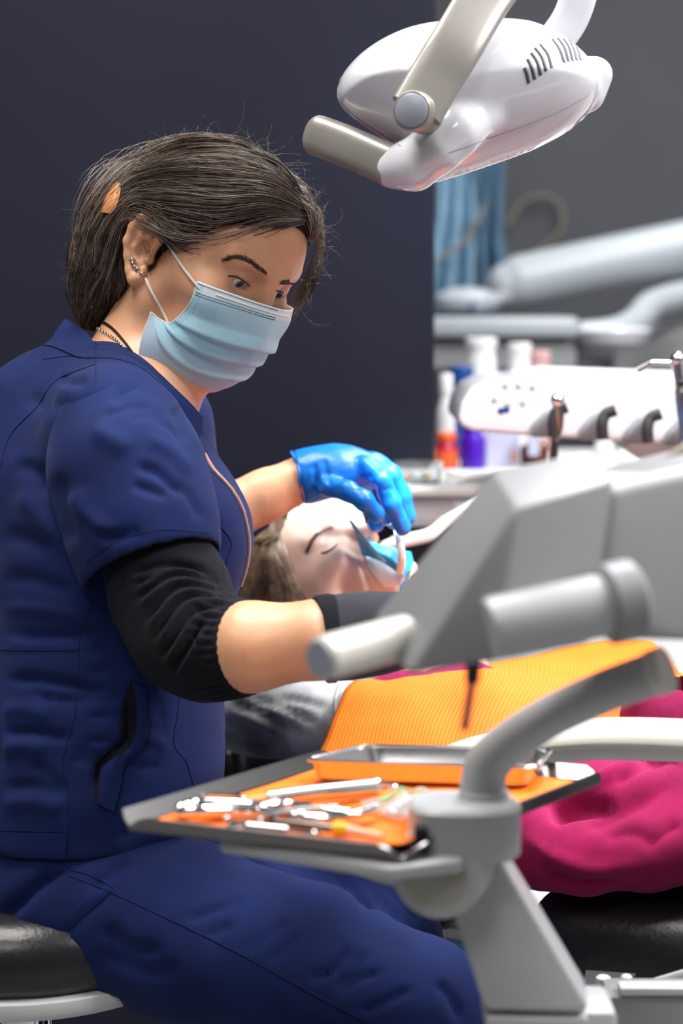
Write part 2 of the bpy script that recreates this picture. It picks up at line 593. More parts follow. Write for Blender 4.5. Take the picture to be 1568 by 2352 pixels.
        for ax in range(3):
            o = [q for q in range(3) if q != ax]
            A = ins if True else None
            sl0 = [slice(None)] * 3; sl1 = [slice(None)] * 3
            sl0[ax] = slice(0, -1); sl1[ax] = slice(1, None)
            ch = ins[tuple(sl0)] != ins[tuple(sl1)]
            e = np.argwhere(ch)
            e = e[(e[:, o[0]] > 0) & (e[:, o[1]] > 0) & (e[:, o[0]] < f.shape[o[0]] - 1) & (e[:, o[1]] < f.shape[o[1]] - 1)]
            def cell(d0, d1):
                g = e.copy(); g[:, o[0]] += d0; g[:, o[1]] += d1
                return idx[g[:, 0], g[:, 1], g[:, 2]]
            q = np.stack([cell(-1, -1), cell(0, -1), cell(0, 0), cell(-1, 0)], 1)
            inside = ins[e[:, 0], e[:, 1], e[:, 2]]
            flip = inside if ax != 1 else ~inside
            q[~flip] = q[~flip][:, ::-1]
            Q.append(q)
        Q = np.vstack(Q)
        Q = Q[(Q >= 0).all(1)]
        V = V.astype(np.float64)
        for _ in range(smooth):
            V = relax(V, Q, .5)
        return V, Q

def relax(V, Q, w=.5):
    A = np.zeros_like(V); n = np.zeros(len(V))
    for i in range(4):
        j = Q[:, (i + 1) % 4]; k = Q[:, i]
        for q in range(3):
            A[:, q] += np.bincount(k, V[j, q], len(V)) + np.bincount(j, V[k, q], len(V))
        n += np.bincount(k, minlength=len(V)) + np.bincount(j, minlength=len(V))
    n = np.maximum(n, 1)
    return V * (1 - w) + A / n[:, None] * w

def normals(V, Q):
    n = np.cross(V[Q[:, 2]] - V[Q[:, 0]], V[Q[:, 3]] - V[Q[:, 1]])
    N = np.zeros_like(V)
    for i in range(4):
        for q in range(3):
            N[:, q] += np.bincount(Q[:, i], n[:, q], len(V))
    return N / (np.linalg.norm(N, axis=1)[:, None] + 1e-12)

def rng_axis(lo, hi, h, fine=None):
    """axis with spacing h; fine = (lo, hi, spacing) for a stretch of detail"""
    if fine is None: return np.arange(lo, hi + h, h)
    a = np.arange(lo, fine[0], h); b = np.arange(fine[0], fine[1], fine[2]); c = np.arange(fine[1], hi + h, h)
    return np.concatenate([a[a < fine[0] - fine[2] * .5], b, c])

def vnoise(V, scale, seed=0):
    """smooth value noise in -1..1"""
    p = np.asarray(V, float) * scale + seed * 17.31
    i = np.floor(p).astype(np.int64); f = p - i; f = f * f * (3 - 2 * f)
    out = np.zeros(len(p))
    for a in (0, 1):
        for b in (0, 1):
            for c in (0, 1):
                h = ((i[:, 0] + a) * 374761393 + (i[:, 1] + b) * 668265263 + (i[:, 2] + c) * 2147483647 + seed * 974711) & 0x7fffffff
                h = (h ^ (h >> 13)) * 1274126177 & 0x7fffffff
                v = ((h ^ (h >> 16)) & 0xffff) / 32767.5 - 1
                out += v * (f[:, 0] if a else 1 - f[:, 0]) * (f[:, 1] if b else 1 - f[:, 1]) * (f[:, 2] if c else 1 - f[:, 2])
    return out

def seg_dist(x, y, line):
    """signed distance (pixels, + to the right hand of the line's direction) and arc fraction"""
    line = np.asarray(line, float)
    best = np.full(len(x), 1e9); sg = np.zeros(len(x)); fr = np.zeros(len(x))
    L = np.concatenate([[0], np.cumsum(np.linalg.norm(np.diff(line, axis=0), axis=1))])
    for i in range(len(line) - 1):
        a, b = line[i], line[i + 1]; ab = b - a; l2 = ab @ ab
        t = np.clip(((x - a[0]) * ab[0] + (y - a[1]) * ab[1]) / l2, 0, 1)
        dx, dy = x - a[0] - t * ab[0], y - a[1] - t * ab[1]
        d = np.hypot(dx, dy); m = d < best
        best[m] = d[m]; sg[m] = np.sign(ab[0] * dy[m] - ab[1] * dx[m]); fr[m] = (L[i] + t[m] * math.sqrt(l2)) / L[-1]
    return best * np.where(sg == 0, 1, sg), fr

def creases(V, Q, items):
    """press folds into a cloth mesh: items = (polyline px, width px, depth m, kind); kind v valley, r ridge, s step"""
    N = normals(V, Q)
    x, y, d = project(V)
    face = (N @ FWD) < .15
    D = np.zeros(len(V))
    for line, w, amp, kind in items:
        ln = spline(line, 6)
        lo, hi = ln.min(0) - 4 * w, ln.max(0) + 4 * w
        m = np.nonzero(face & (x > lo[0]) & (x < hi[0]) & (y > lo[1]) & (y < hi[1]))[0]
        if len(m) == 0: continue
        s, fr = seg_dist(x[m], y[m], ln)
        e = np.clip(np.minimum(fr, 1 - fr) / .22, 0, 1); e = e * e * (3 - 2 * e)
        u = s / w
        if kind == 'v': p = -np.exp(-u * u)
        elif kind == 'r': p = np.exp(-u * u)
        else: p = u * np.exp(-u * u * .5)
        D[m] += amp * p * e
    return V + N * D[:, None]

def bvh_of(V, Q):
    return BVHTree.FromPolygons([tuple(v) for v in V.tolist()], Q.tolist())

def cast(bvh, x, y, default=2.0, lift=0.0):
    r = ray(x, y)
    loc, nor, i, dist = bvh.ray_cast(Vector(CAM), Vector(r))
    if loc is None:
        p = P(x, y, default)
        loc, nor, i, dist = bvh.find_nearest(Vector(p))
        n = np.array(nor)
        return np.array(loc) + n * lift, n
    n = np.array(nor)
    if n @ r > 0: n = -n
    return np.array(loc) + n * lift, n

def seam(name, bvh, line, parent, m, r=.0009, n=8, lift=.0002, rb=None):
    pts = np.array([cast(bvh, x, y, 1.95, lift)[0] for x, y in spline(line, n)])
    return obj(name, tube(pts, r * .65, 6), m, parent)

def set_pigment(o, cols):
    a = o.data.color_attributes.new('pigment', 'FLOAT_COLOR', 'POINT')
    c = np.ones((len(o.data.vertices), 4), np.float32); c[:, :3] = cols
    a.data.foreach_set('color', c.ravel())

# ================================================================== the room
M['wall_grey'] = mat('warm_grey_wall_paint', (.080, .083, .095), .7, bump=(120, .08, .001), var=(.05, 3))
M['partition'] = mat('dark_navy_panel', (.0095, .0105, .021), .6, specular_ior_level=.15, bump=(90, .05, .0008), var=(.12, 2))
M['floor'] = mat('grey_vinyl_floor', (.22, .22, .22), .45, bump=(60, .05, .001), var=(.15, 8))
M['ceiling'] = mat('ceiling_paint', (.7, .7, .7), .9, bump=(80, .1, .001))
M['side_wall'] = mat('pale_wall_paint', (.22, .22, .24), .8, bump=(120, .08, .001))
M['beige'] = mat('beige_trim', (.55, .40, .28), .6, bump=(90, .06, .001))

def structure(name, geo, m, **kw):
    o = obj(name, geo, m, smooth=False, **kw)
    o['kind'] = 'structure'
    return o

structure('floor', box((0.2, 2.2, -.05), (5.6, 7.6, .1)), M['floor'])
structure('ceiling', box((0.2, 2.2, CEIL_Z + .05), (5.6, 7.6, .1)), M['ceiling'])
structure('wall_back', box((0.2, 5.65, CEIL_Z / 2), (5.4, .1, CEIL_Z)), M['wall_grey'])
structure('wall_left', box((-2.55, 2.2, CEIL_Z / 2), (.1, 7.0, CEIL_Z)), M['side_wall'])
structure('wall_right', box((2.95, 2.2, CEIL_Z / 2), (.1, 7.0, CEIL_Z)), M['side_wall'])
px0 = P(996, 700, 2.98)
structure('wall_partition', box((px0[0] - 1.16, px0[1], CEIL_Z / 2 - .01), (2.32, .05, CEIL_Z - .02)), M['partition'], bevel=.004)
structure('baseboard_back', box((0.2, 5.585, .05), (5.4, .02, .1)), M['side_wall'])
tb = P(1012, 20, 4.3)
structure('trim_1', box((tb[0], 5.56, CEIL_Z / 2), (.075, .06, CEIL_Z)), M['beige'], bevel=.003)

M['diffuser'] = NT('lit_diffuser').m
dn = M['diffuser'].node_tree.nodes['Principled BSDF']
dn.inputs['Emission Color'].default_value = (1, 1, 1, 1)
dn.inputs['Emission Strength'].default_value = 3.0
for i, (x, y, pw, pc) in enumerate(PANELS):
    t = thing('ceiling_panel', 'flat white ceiling light panel in a thin frame above ' + ['the seated dentist', 'the treatment chair', 'the back counter', 'the space behind the partition', 'the right side, added to light the face', 'the near end of the room'][i], 'light', (x, y, CEIL_Z), 'ceiling panels')
    fr = [box((x + a * .31, y, CEIL_Z - .012), (.03, 1.22, .024)) for a in (-1, 1)] + [box((x, y + a * .595, CEIL_Z - .012), (.59, .03, .024)) for a in (-1, 1)]
    obj('frame', join(*fr), M['white_plastic'], t, smooth=False)
    obj('diffuser', box((x, y, CEIL_Z - .008), (.59, 1.16, .012)), M['diffuser'], t, smooth=False)

# ================================================================== far background, right
# counter with cabinets
ct = thing('counter_cabinet', 'long white counter cabinet under the bottles at the back', 'cabinet', (1.0, 3.5, 0))
CT_Z = PZ(1100, 1095, .915)[2]
cy0, cy1, cx0, cx1 = 3.28, 3.82, .10, 2.05
obj('worktop', box(((cx0 + cx1) / 2, (cy0 + cy1) / 2, .9), (cx1 - cx0, cy1 - cy0, .03)), M['white_plastic'], ct, bevel=.004)
obj('body', box(((cx0 + cx1) / 2, (cy0 + cy1) / 2 + .02, .48), (cx1 - cx0 - .02, cy1 - cy0 - .06, .808)), M['unit_grey'], ct, bevel=.003)
for k in range(4):
    w = (cx1 - cx0) / 4
    dr = obj('door', box((cx0 + w * (k + .5), cy0 + .035, .48), (w - .012, .02, .77)), M['white_plastic'], ct, bevel=.003)
    obj('handle', box((cx0 + w * (k + .5), cy0 + .012, .82), (.14, .02, .012)), M['steel'], dr, bevel=.003)

def on_counter(px, z=.915, y=None):
    """point on the counter top under the pixel column px at depth y"""
    d = y / FWD[1]
    return np.array([(px - 784) / FPX * d, y, z])

def bottle(name, px, y, r, h, body, cap, label, shape='round', cat='bottle', z=.915, capr=.6, caph=.03, group='bottles on the back counter'):
    c = on_counter(px, z, y)
    t = thing(name, label, cat, c, group)
    prof = [(r * .92, 0), (r, .004), (r, h * .72), (r * .96, h * .78), (r * capr * .95, h * .9), (r * capr * .9, h)]
    obj('body', lathe(prof, c), body, t)
    obj('cap', lathe([(r * capr, 0), (r * capr * 1.04, .003), (r * capr * 1.04, caph - .003), (r * capr * .9, caph)], c + np.array([0, 0, h])), cap, t)
    return t

def zpx(px, py, y):
    """height above the counter of pixel row py at world depth y"""
    d = (y + 0) / FWD[1]
    for _ in range(3):
        p = P(px, py, d); d *= y / p[1]
    return P(px, py, d)[2]

mm = lambda n, c, r=.4: mat(n, c, r, bump=(120, .03, .0005))
c_red, c_purple, c_lilac, c_blue, c_teal, c_pink, c_white, c_or = mm('red_label', hexc('b0123c')), mm('purple_plastic', hexc('4b0fb4')), mm('lilac_card', hexc('c2c2dc')), mm('blue_plastic', hexc('123f86')), mm('teal_grey_plastic', hexc('7f9aa0')), mm('pink_plastic', hexc('c79a98')), mm('white_cap', (.75, .75, .75)), mm('orange_label', hexc('e8602c'))

ya = 3.36
H = lambda px, py, y=ya: zpx(px, py, y) - .915
b = bottle('pump_bottle', 1022, ya + .05, .016, H(1022, 905, ya + .05), M['white_plastic'], c_white, 'tall slim white bottle beside the dark partition', capr=.7, caph=.035)
b = bottle('cleaner_bottle', 1024, ya - .02, .020, H(1024, 1012, ya - .02), c_red, c_or, 'short red bottle with an orange band on the back counter', capr=.8, caph=.014)
c = on_counter(1024, .915, ya - .02)
obj('label_band', lathe([(.0204, .004), (.0207, .006), (.0207, .028), (.0204, .03)], c), c_or, b)
b = bottle('purple_bottle', 1084, ya - .03, .0205, H(1084, 985, ya - .03), c_purple, c_purple, 'purple cylindrical bottle on the back counter', capr=.85, caph=.012)
b = bottle('blue_capped_bottle', 1056, ya + .2, .026, H(1056, 905, ya + .2), M['brown_glass'], c_blue, 'brown bottle with a blue cap and label near the partition', capr=.85, caph=.05)
c = on_counter(1056, .915, ya + .2)
obj('label_band', lathe([(.0264, .0), (.0268, .002), (.0268, .075), (.0264, .077)], c), c_blue, b)
c = on_counter(1152, .915, ya)
t = thing('product_carton', 'lilac white carton beside the purple bottle', 'box', c)
hh = H(1152, 985)
obj('carton_body', box(c + np.array([0, 0, hh / 2]), (.056, .04, hh)), c_lilac, t, bevel=.001, smooth=False)
obj('printed_stripe', box(c + np.array([.018, -.0205, hh * .3]), (.014, .001, hh * .3)), c_pink, t, smooth=False)
b = bottle('amber_bottle', 1226, ya - .06, .024, H(1226, 1010, ya - .06), M['brown_glass'], c_white, 'dark amber glass bottle with a pale label on the counter', capr=.55, caph=.02)
c = on_counter(1226, .915, ya - .06)
obj('label_band', box(c + np.array([-.004, -.0238, .045]), (.018, .003, .04)), c_lilac, b, smooth=False)
for px, py, r, yy, lb in ((1385, 1042, .014, 3.1, 'small white pill jar with a domed lid left of its pair'), (1443, 1062, .018, 3.12, 'white jar with a ribbed lid in front of the teal one')):
    yv = ya - .02
    b = bottle('white_jar', px, yv, r, zpx(px, py, yv) - .915, M['white_plastic'], c_white, lb, capr=1.05, caph=.02)
b = bottle('teal_jar', 1487, ya + .05, .026, H(1487, 1040, ya + .05), c_teal, c_teal, 'grey teal jar at the right end of the counter', capr=.9, caph=.02)
# further back: pale lids and boxes under the second unit
for px, py, r, cm, nm, lb in ((1102, 800, .030, c_white, 'white_canister', 'wide white canister under the second unit tray'), (1190, 812, .022, c_white, 'white_tub', 'narrow white tub beside the wide white canister'), (1236, 830, .020, c_pink, 'pink_tub', 'dusty pink tub beside the white tub at the back')):
    yv = 3.74
    bottle(nm, px, yv, r, zpx(px, py, yv) - .915, cm, cm, lb, capr=.95, caph=.02, cat='tub', group='tubs at the back of the counter')

# second dental unit behind
M['unit_white'] = mat('aged_white_plastic', (.40, .43, .46), .35, bump=(200, .03, .0005))
su = thing('second_dental_unit', 'white dental unit with a thick slanting arm against the grey wall', 'dental unit', P(1500, 1100, 4.6) * np.array([1, 1, 0]))
D2 = 4.6
arm = spline(PP([(1158, 655, D2), (1250, 636, D2), (1400, 604, D2), (1660, 550, D2)]), 6)
rr = np.full(len(arm), .062); rr[0] = .045; rr[1] = .056
obj('arm', tube(arm, rr, 20, up=(0, 0, 1)), M['unit_white'], su)
obj('arm_joint', ball(P(1170, 656, D2), .055), M['unit_white'], su)
def slab_px(x0, y0, x1, y1, d, depth, bev=.01, rot=0):
    a, b2 = P(x0, y0, d), P(x1, y1, d)
    c = (a + b2) / 2; c[1] += depth / 2
    return box(c, (abs(b2[0] - a[0]), depth, abs(b2[2] - a[2]))), bev
g, bv = slab_px(985, 728, 1330, 775, D2 - .4, .3, .01); obj('tray_table', g, M['unit_white'], su, bevel=.012)
g, bv = slab_px(985, 778, 1325, 850, D2 - .35, .25); obj('tray_body', g, M['unit_grey'], su, bevel=.01)
g, bv = slab_px(1405, 745, 1660, 900, D2 + .1, .3); obj('column', g, M['unit_grey'], su, bevel=.02)
ctr = P(1530, 900, D2 + .1)
obj('pedestal', box((ctr[0], ctr[1] + .16, .44), (.26, .24, .88)), M['unit_grey'], su, bevel=.02)
obj('bowl', lathe([(.02, 0), (.07, .004), (.085, .03), (.08, .036), (.06, .02), (.01, .012)], P(1405, 792, D2 - .35), (0, 0, 1)), M['enamel'], su)
obj('head_support', tube(spline(PP([(1330, 775, D2 - .3), (1410, 765, D2 - .28), (1460, 740, D2 - .2), (1500, 700, D2 - .1), (1600, 670, D2)]), 6), .034, 14), M['unit_white'], su)
obj('light_head', ball(P(1072, 690, D2 - .2), (.075, .06, .03)), M['unit_white'], su)
obj('light_knob', ball(P(1098, 700, D2 - .26), .016), M['cap_grey'], su)
obj('support_bracket', tube(PP([(1165, 680, D2 - .02), (1110, 700, D2 - .12), (1075, 695, D2 - .2)]), .018, 10), M['unit_grey'], su)
obj('tray_strut', tube(PP([(1300, 800, D2 - .2), (1420, 810, D2 + .2)]), .02, 10), M['unit_grey'], su)

# pale blue gowns hanging at the partition's edge, tan cords
M['gown'] = cloth('pale_blue_gown', hexc('8fb4cc'), sheen=.05)
M['gown2'] = cloth('slate_blue_gown', hexc('5d7f98'), sheen=.05)
M['tan'] = mat('tan_cord', (.22, .20, .165), .7, bump=(200, .1, .0005))
def hanging(name, x0, x1, y0, y1, d, m, label, ph):
    nu, nv = 28, 20
    G = np.zeros((nu, nv, 3))
    for i in range(nu):
        for j in range(nv):
            u, v = i / (nu - 1), j / (nv - 1)
            w = .55 + .45 * v
            x = (x0 + x1) / 2 + (u - .5) * (x1 - x0) * w + 8 * math.sin(v * 5 + ph)
            G[i, j] = P(x, y0 + (y1 - y0) * v + 12 * math.cos((u - .5) * 3), d + .03 * math.sin(u * 17 + ph + v * 2) * (.4 + v))
    t = obj(name, shell(G, .004), m)
    tag(t, label, 'gown', 'gowns hanging at the back')
    return t
h1 = hanging('hanging_gown', 965, 1100, 330, 705, 5.0, M['gown'], 'pale blue gown hanging beside the edge of the dark partition', 0)
h2 = hanging('hanging_gown', 1060, 1175, 350, 690, 5.08, M['gown2'], 'slate blue gown hanging right of the pale blue gown', 2)
hk = thing('coat_rail', 'grey rail of hooks that carries the blue gowns', 'rail', P(1070, 330, 5.2))
obj('rail', tube(PP([(940, 332, 5.06), (1190, 332, 5.14)]), .012, 8), M['unit_grey'], hk)
obj('bracket', box(P(1070, 332, 5.3), (.03, .45, .03)), M['unit_grey'], hk, bevel=.004)
for i, (ln, lb) in enumerate((([(1000, 600), (1050, 570), (1085, 530), (1110, 470)], 'tan cord hanging across the pale blue gown'), ([(1165, 520), (1200, 465), (1255, 450), (1290, 480), (1280, 540), (1215, 590)], 'looped tan cord hanging on the grey wall'))):
    pts = [P(x, y, 4.9 if i == 0 else 5.5) for x, y in ln]
    o = obj('hanging_cord', tube(spline(pts, 6), .006, 8), M['tan'], hk)
fl = thing('wall_button', 'small round magenta button on the grey wall', 'button', P(1566, 424, 5.66))
obj('button', lathe([(.035, 0), (.035, .02), (.025, .03)], P(1572, 424, 5.64), -FWD * np.array([0, 1, 0])), mm('magenta_plastic', hexc('c02a70')), fl)
obj('ring', lathe([(.048, 0), (.048, .008), (.036, .01)], P(1572, 424, 5.65), -FWD * np.array([0, 1, 0])), mm('magenta_ring', hexc('a02a60')), fl)

# white instrument cart between partition and patient
cart = thing('instrument_cart', 'white instrument cart with a drawer in front of the dark partition', 'cart', P(980, 1200, 2.72) * np.array([1, 1, 0]))
ctz = P(980, 1122, 2.72)[2]
cc = P(985, 1150, 2.72)
cx_, cy_ = cc[0], cc[1] + .13
cw = 130 / FPX * 2.72
obj('top', box((cx_ + .02, cy_, ctz - .006), (cw + .07, .27, .012)), M['white_plastic'], cart, bevel=.004)
dw = obj('drawer', box((cx_ - .003, cy_, ctz - .034), (cw, .25, .040)), M['enamel'], cart, bevel=.004)
obj('body', box((cx_ + .02, cy_ + .01, (ctz - .06) / 2 + .02), (cw + .03, .2, ctz - .10)), M['black'], cart, bevel=.004)
for sx in (-1, 1):
    for sy in (-1, 1):
        obj('caster', ball((cx_ + .02 + sx * (cw / 2 - .0), cy_ + sy * .08, .022), (.012, .022, .022)), M['rubber'], cart)
gd = thing('glass_dish', 'low clear glass dish on the white cart', 'dish', (cx_ - .0, cy_ - .03, ctz))
obj('bowl', lathe([(.03, .0), (.032, .001), (.036, .03), (.0345, .03), (.030, .004), (.001, .004)], (cx_ - .012, cy_ - .045, ctz + .0005)), M['glass'], gd)
bead = [ball((cx_ - .012 + .014 * math.cos(k * 2.4), cy_ - .045 + .014 * math.sin(k * 2.4), ctz + .0095), .0045, 10, 7) for k in range(5)]
for k, bd in enumerate(bead): obj('bead', bd, [M['gold_clip'], c_blue, M['steel'], c_teal, M['gold_clip']][k], gd)
np_ = thing('paper_stack', 'white paper towels lying on the cart beside the glass dish', 'paper', (cx_ + .06, cy_ - .03, ctz))
for k in range(3):
    a = .1 * k
    obj('sheet', box((cx_ + .062 + .004 * k, cy_ - .01, ctz + .002 + .004 * k), (.06, .12, .003), np.array([[math.cos(a), -math.sin(a), 0], [math.sin(a), math.cos(a), 0], [0, 0, 1]])), M['paper'], np_, bevel=.0008)

# delivery unit: bright white control panel with holders
du_d = 2.55
M['button_grey'] = mat('button_grey', (.45, .46, .52), .5, bump=(200, .05, .0005))
M['holder'] = mat('holder_grey', (.20, .20, .22), .45, bump=(200, .05, .0005))
du = thing('delivery_unit', 'bright white delivery unit with control panel and four instrument holders', 'dental unit', P(1350, 1010, du_d))
outl = [(1051, 962), (1060, 922), (1082, 892), (1120, 874), (1190, 866), (1275, 860), (1700, 876), (1700, 1030), (1400, 1012), (1240, 1003), (1085, 990), (1060, 980)]
pts = [P(x, y, du_d) for x, y in outl]
obj('housing', prism(pts, np.array([0, .26, .0])), M['enamel'], du, bevel=.012, bseg=4, angle=30)
rim = [(1180, 864), (1270, 850), (1700, 866), (1700, 880), (1275, 870)]
obj('rear_rim', prism([P(x, y, du_d + .06) for x, y in rim], np.array([0, .2, 0])), M['white_plastic'], du, bevel=.004)
for k, (x, y) in enumerate([(1160, 886), (1190, 886), (1222, 890), (1135, 918), (1165, 930), (1200, 926), (1150, 944), (1162, 941)]):
    c = P(x, y, du_d - .0)
    obj('button', lathe([(.0042, 0), (.0042, .0008), (.0032, .0012)], c + np.array([0, -.0002, 0]), (0, -1, 0), 14), M['button_grey'] if k < 6 else c_blue, du)
for k, (x, y) in enumerate([(1250, 965), (1362, 972), (1466, 980), (1560, 985)]):
    # wedge cradle that carries a handpiece
    pr = [(x - 30, y + 40), (x - 22, y + 12), (x + 2, y - 14), (x + 26, y - 26), (x + 30, y + 40)]
    hd = obj('holder', prism([P(a, b_, du_d - .035) for a, b_ in pr], np.array([0, .045, 0])), M['holder'], du, bevel=.004)
    obj('rest', tube(spline(PP([(x + 22, y + 36, du_d - .05), (x + 20, y + 4, du_d - .052), (x + 28, y - 20, du_d - .05), (x + 52, y - 30, du_d - .052)]), 5), .0075, 10), M['rubber'], hd)
obj('support_arm', tube(spline([P(1450, 985, du_d + .13), P(1560, 1045, du_d + .15), P(1760, 1065, du_d + .15)], 6), .03, 16), M['white_plastic'], du)
sp0 = P(1760, 1065, du_d + .15)
obj('column', lathe([(.16, 0), (.16, .03), (.05, .06), (.045, sp0[2] + .03), (.03, sp0[2] + .04)], (sp0[0], sp0[1], 0), (0, 0, 1), 24), M['white_plastic'], du)
def handpiece(x, y, label, m1, long=70):
    c = P(x, y, du_d - .055)
    t = thing('handpiece', label, 'handpiece', c)
    ax = spline(PP([(x, y - 22, du_d - .06), (x + 2, y, du_d - .058), (x, y + long * .6, du_d - .05), (x - 8, y + long, du_d - .04)]), 6)
    obj('body', tube(ax, np.interp(np.linspace(0, 1, len(ax)), [0, .2, .5, 1], [.006, .0072, .006, .005]), 14), m1, t)
    obj('head', ball(P(x - 2, y - 20, du_d - .06), .0095, 14, 10), M['chrome'], t)
    hs = spline([ax[-1], ax[-1] + np.array([0, .02, -.06]), ax[-1] + np.array([.01, .08, -.1]), ax[-1] + np.array([.02, .17, -.08])], 8)
    obj('hose', tube(hs, .005, 8), M['rubber'], t)
handpiece(1282, 940, 'dark steel handpiece with a chrome ball head hanging in the first holder', M['dark_steel'])
sy = thing('air_syringe', 'chrome three way syringe with a bent nozzle at the right edge', 'syringe', P(1558, 1000, 2.5))
sd = 2.42
obj('nozzle', tube(spline(PP([(1464, 850, sd), (1490, 836, sd), (1500, 833, sd), (1545, 834, sd)]), 6), .0028, 10), M['chrome'], sy)
obj('nozzle_sleeve', tube(PP([(1462, 851, sd), (1494, 834, sd)]), .0042, 10), M['steel'], sy)
obj('head', ball(P(1556, 826, sd), .0095, 18, 12), M['chrome'], sy)
obj('body', tube(spline(PP([(1556, 832, sd), (1566, 900, sd), (1574, 960, sd), (1578, 1030, sd)]), 6), [.008] * 6 + [.010] * 6 + [.0095] * 7, 14), M['steel'], sy)
obj('button', lathe([(.004, 0), (.004, .004), (.003, .005)], P(1560, 880, sd) + np.array([0, -.009, 0]), (0, -1, 0), 12), M['black'], sy)

# ================================================================== operating lamp
lt_d = 1.9
k_ = lt_d / FPX
lamp = thing('operating_lamp', 'white dome operating lamp with side handle hanging over the patient', 'lamp', P(1085, 215, lt_d))
out = spline([(775, 214), (784, 178), (822, 132), (880, 92), (950, 64), (1040, 50), (1130, 47), (1205, 52), (1262, 72), (1312, 104), (1352, 142), (1376, 190), (1366, 238), (1318, 290), (1240, 336), (1150, 370), (1060, 400), (985, 421), (930, 427), (906, 412), (915, 372), (915, 340), (868, 308), (815, 272), (782, 242), (775, 214)], 8)[:-1]
def inflate_field(poly, d0, T, S, cell=.0022, pad=.045, back=None, T2=None):
    k = d0 / FPX
    pu = np.array([((x - 784) * k, (1176 - y) * k) for x, y in poly])
    lo, hi = pu.min(0) - pad, pu.max(0) + pad
    T2 = T2 or T
    xs, ys, zs = np.arange(lo[0], hi[0], cell), np.arange(lo[1], hi[1], cell), np.arange(-T - pad, T2 + pad, cell)
    X, Y = np.meshgrid(xs, ys, indexing='ij')
    d = np.full(X.shape, 1e9); ins = np.zeros(X.shape, bool)
    for a, b in zip(pu, np.roll(pu, -1, axis=0)):
        ab = b - a
        t = np.clip(((X - a[0]) * ab[0] + (Y - a[1]) * ab[1]) / (ab @ ab + 1e-12), 0, 1)
        d = np.minimum(d, np.hypot(X - a[0] - t * ab[0], Y - a[1] - t * ab[1]))
        cr = ((a[1] <= Y) != (b[1] <= Y))
        with np.errstate(divide='ignore', invalid='ignore'):
            xi = a[0] + (Y - a[1]) / (b[1] - a[1] + 1e-15) * (b[0] - a[0])
        ins ^= cr & (X < xi)
    s = np.where(ins, d, -d)
    q = np.clip(s / S, 0, 1); th = np.sqrt(np.maximum(1 - (1 - q) ** 2, 0))
    F = Field(xs, ys, zs)
    Z = zs[None, None, :]
    tt = np.where(Z < 0, T, T2) * th[..., None]
    f = np.where(s[..., None] > 0, np.abs(Z) - tt, np.sqrt(np.minimum(s, 0)[..., None] ** 2 + Z ** 2))
    f = f * np.clip(.35 + .65 * q[..., None], .35, 1)
    F.f = np.minimum(f, F.BIG).astype(np.float32)
    F.d0 = d0
    return F
def loc3(x, y, d, d0):
    """pixel + depth into an inflate_field's frame"""
    return np.array([(x - 784) / FPX * d, (1176 - y) / FPX * d, d - d0])
def field_world(F, smooth=1):
    V, Q = F.mesh(smooth)
    W = CAM + V[:, :1] * RIGHT + V[:, 1:2] * UP + (V[:, 2:3] + F.d0) * FWD
    # frame (RIGHT, UP, FWD) is left-handed: turn the faces over
    return W, Q[:, ::-1].copy()
LF = inflate_field(out, lt_d, .085, .080)
lp = lambda x, y, d: loc3(x, y, d, lt_d)
# recess around the pivot, rear corner bulge, fairing into the handle
LF.ell(lp(905, 262, 1.80), (.036, .030, .022), k=.012, op='s')
LF.cone(lp(1350, 215, 1.9), lp(1366, 172, 1.9), .016, .017, k=.006)
LF.chain([lp(906, 386, 1.862), lp(950, 378, 1.848), lp(1010, 338, 1.835), lp(1060, 300, 1.832), lp(1112, 272, 1.838)], [.0195, .0215, .0205, .018, .010], k=.014)
lv, lq = field_world(LF, 2)
lamp_dome = obj('dome', (lv, lq), M['enamel'], lamp, smooth='full')
lb = bvh_of(lv, lq)
def cr(x, y): return (660 + x / 1.727, y / 1.727)
slots = [((940, 268), (948, 292), (957, 330)), ((953, 235), (969, 270), (980, 315)), ((967, 210), (990, 245), (1004, 298)), ((982, 190), (1009, 228), (1026, 282)), ((1002, 175), (1032, 215), (1048, 270)),
         ((1050, 155), (1078, 195), (1097, 248)), ((1072, 152), (1098, 190), (1113, 243)), ((1096, 155), (1117, 190), (1130, 240)), ((1120, 160), (1136, 195), (1146, 238)), ((1145, 178), (1154, 205), (1161, 236))]
for s in slots:
    pts = np.array([cast(lb, *cr(*q), 1.9, -.0012)[0] for q in spline(s, 5)])
    obj('vent_slot', tube(pts, .0022, 8), M['slot'], lamp)
seam('seam', lb, [cr(*q) for q in [(640, 605), (760, 562), (880, 520), (1000, 475), (1100, 430), (1195, 375)]], lamp, M['cap_grey'], .0007)
seam('lower_edge', lb, [cr(*q) for q in [(215, 415), (280, 470), (370, 530), (450, 580)]], lamp, M['cap_grey'], .0007)
# handle
hp = spline([P(712, 306, 1.92), P(760, 322, 1.905), P(830, 350, 1.88), P(903, 382, 1.86)], 6)
hr = np.full(len(hp), .0195); hr[0] = .0125; hr[1] = .017; hr[-1] = .0205
obj('handle', tube(hp, hr, 24, up=UP, rb=hr * .8, power=2.8), M['lamp_arm'], lamp, label='satin grey grab handle')
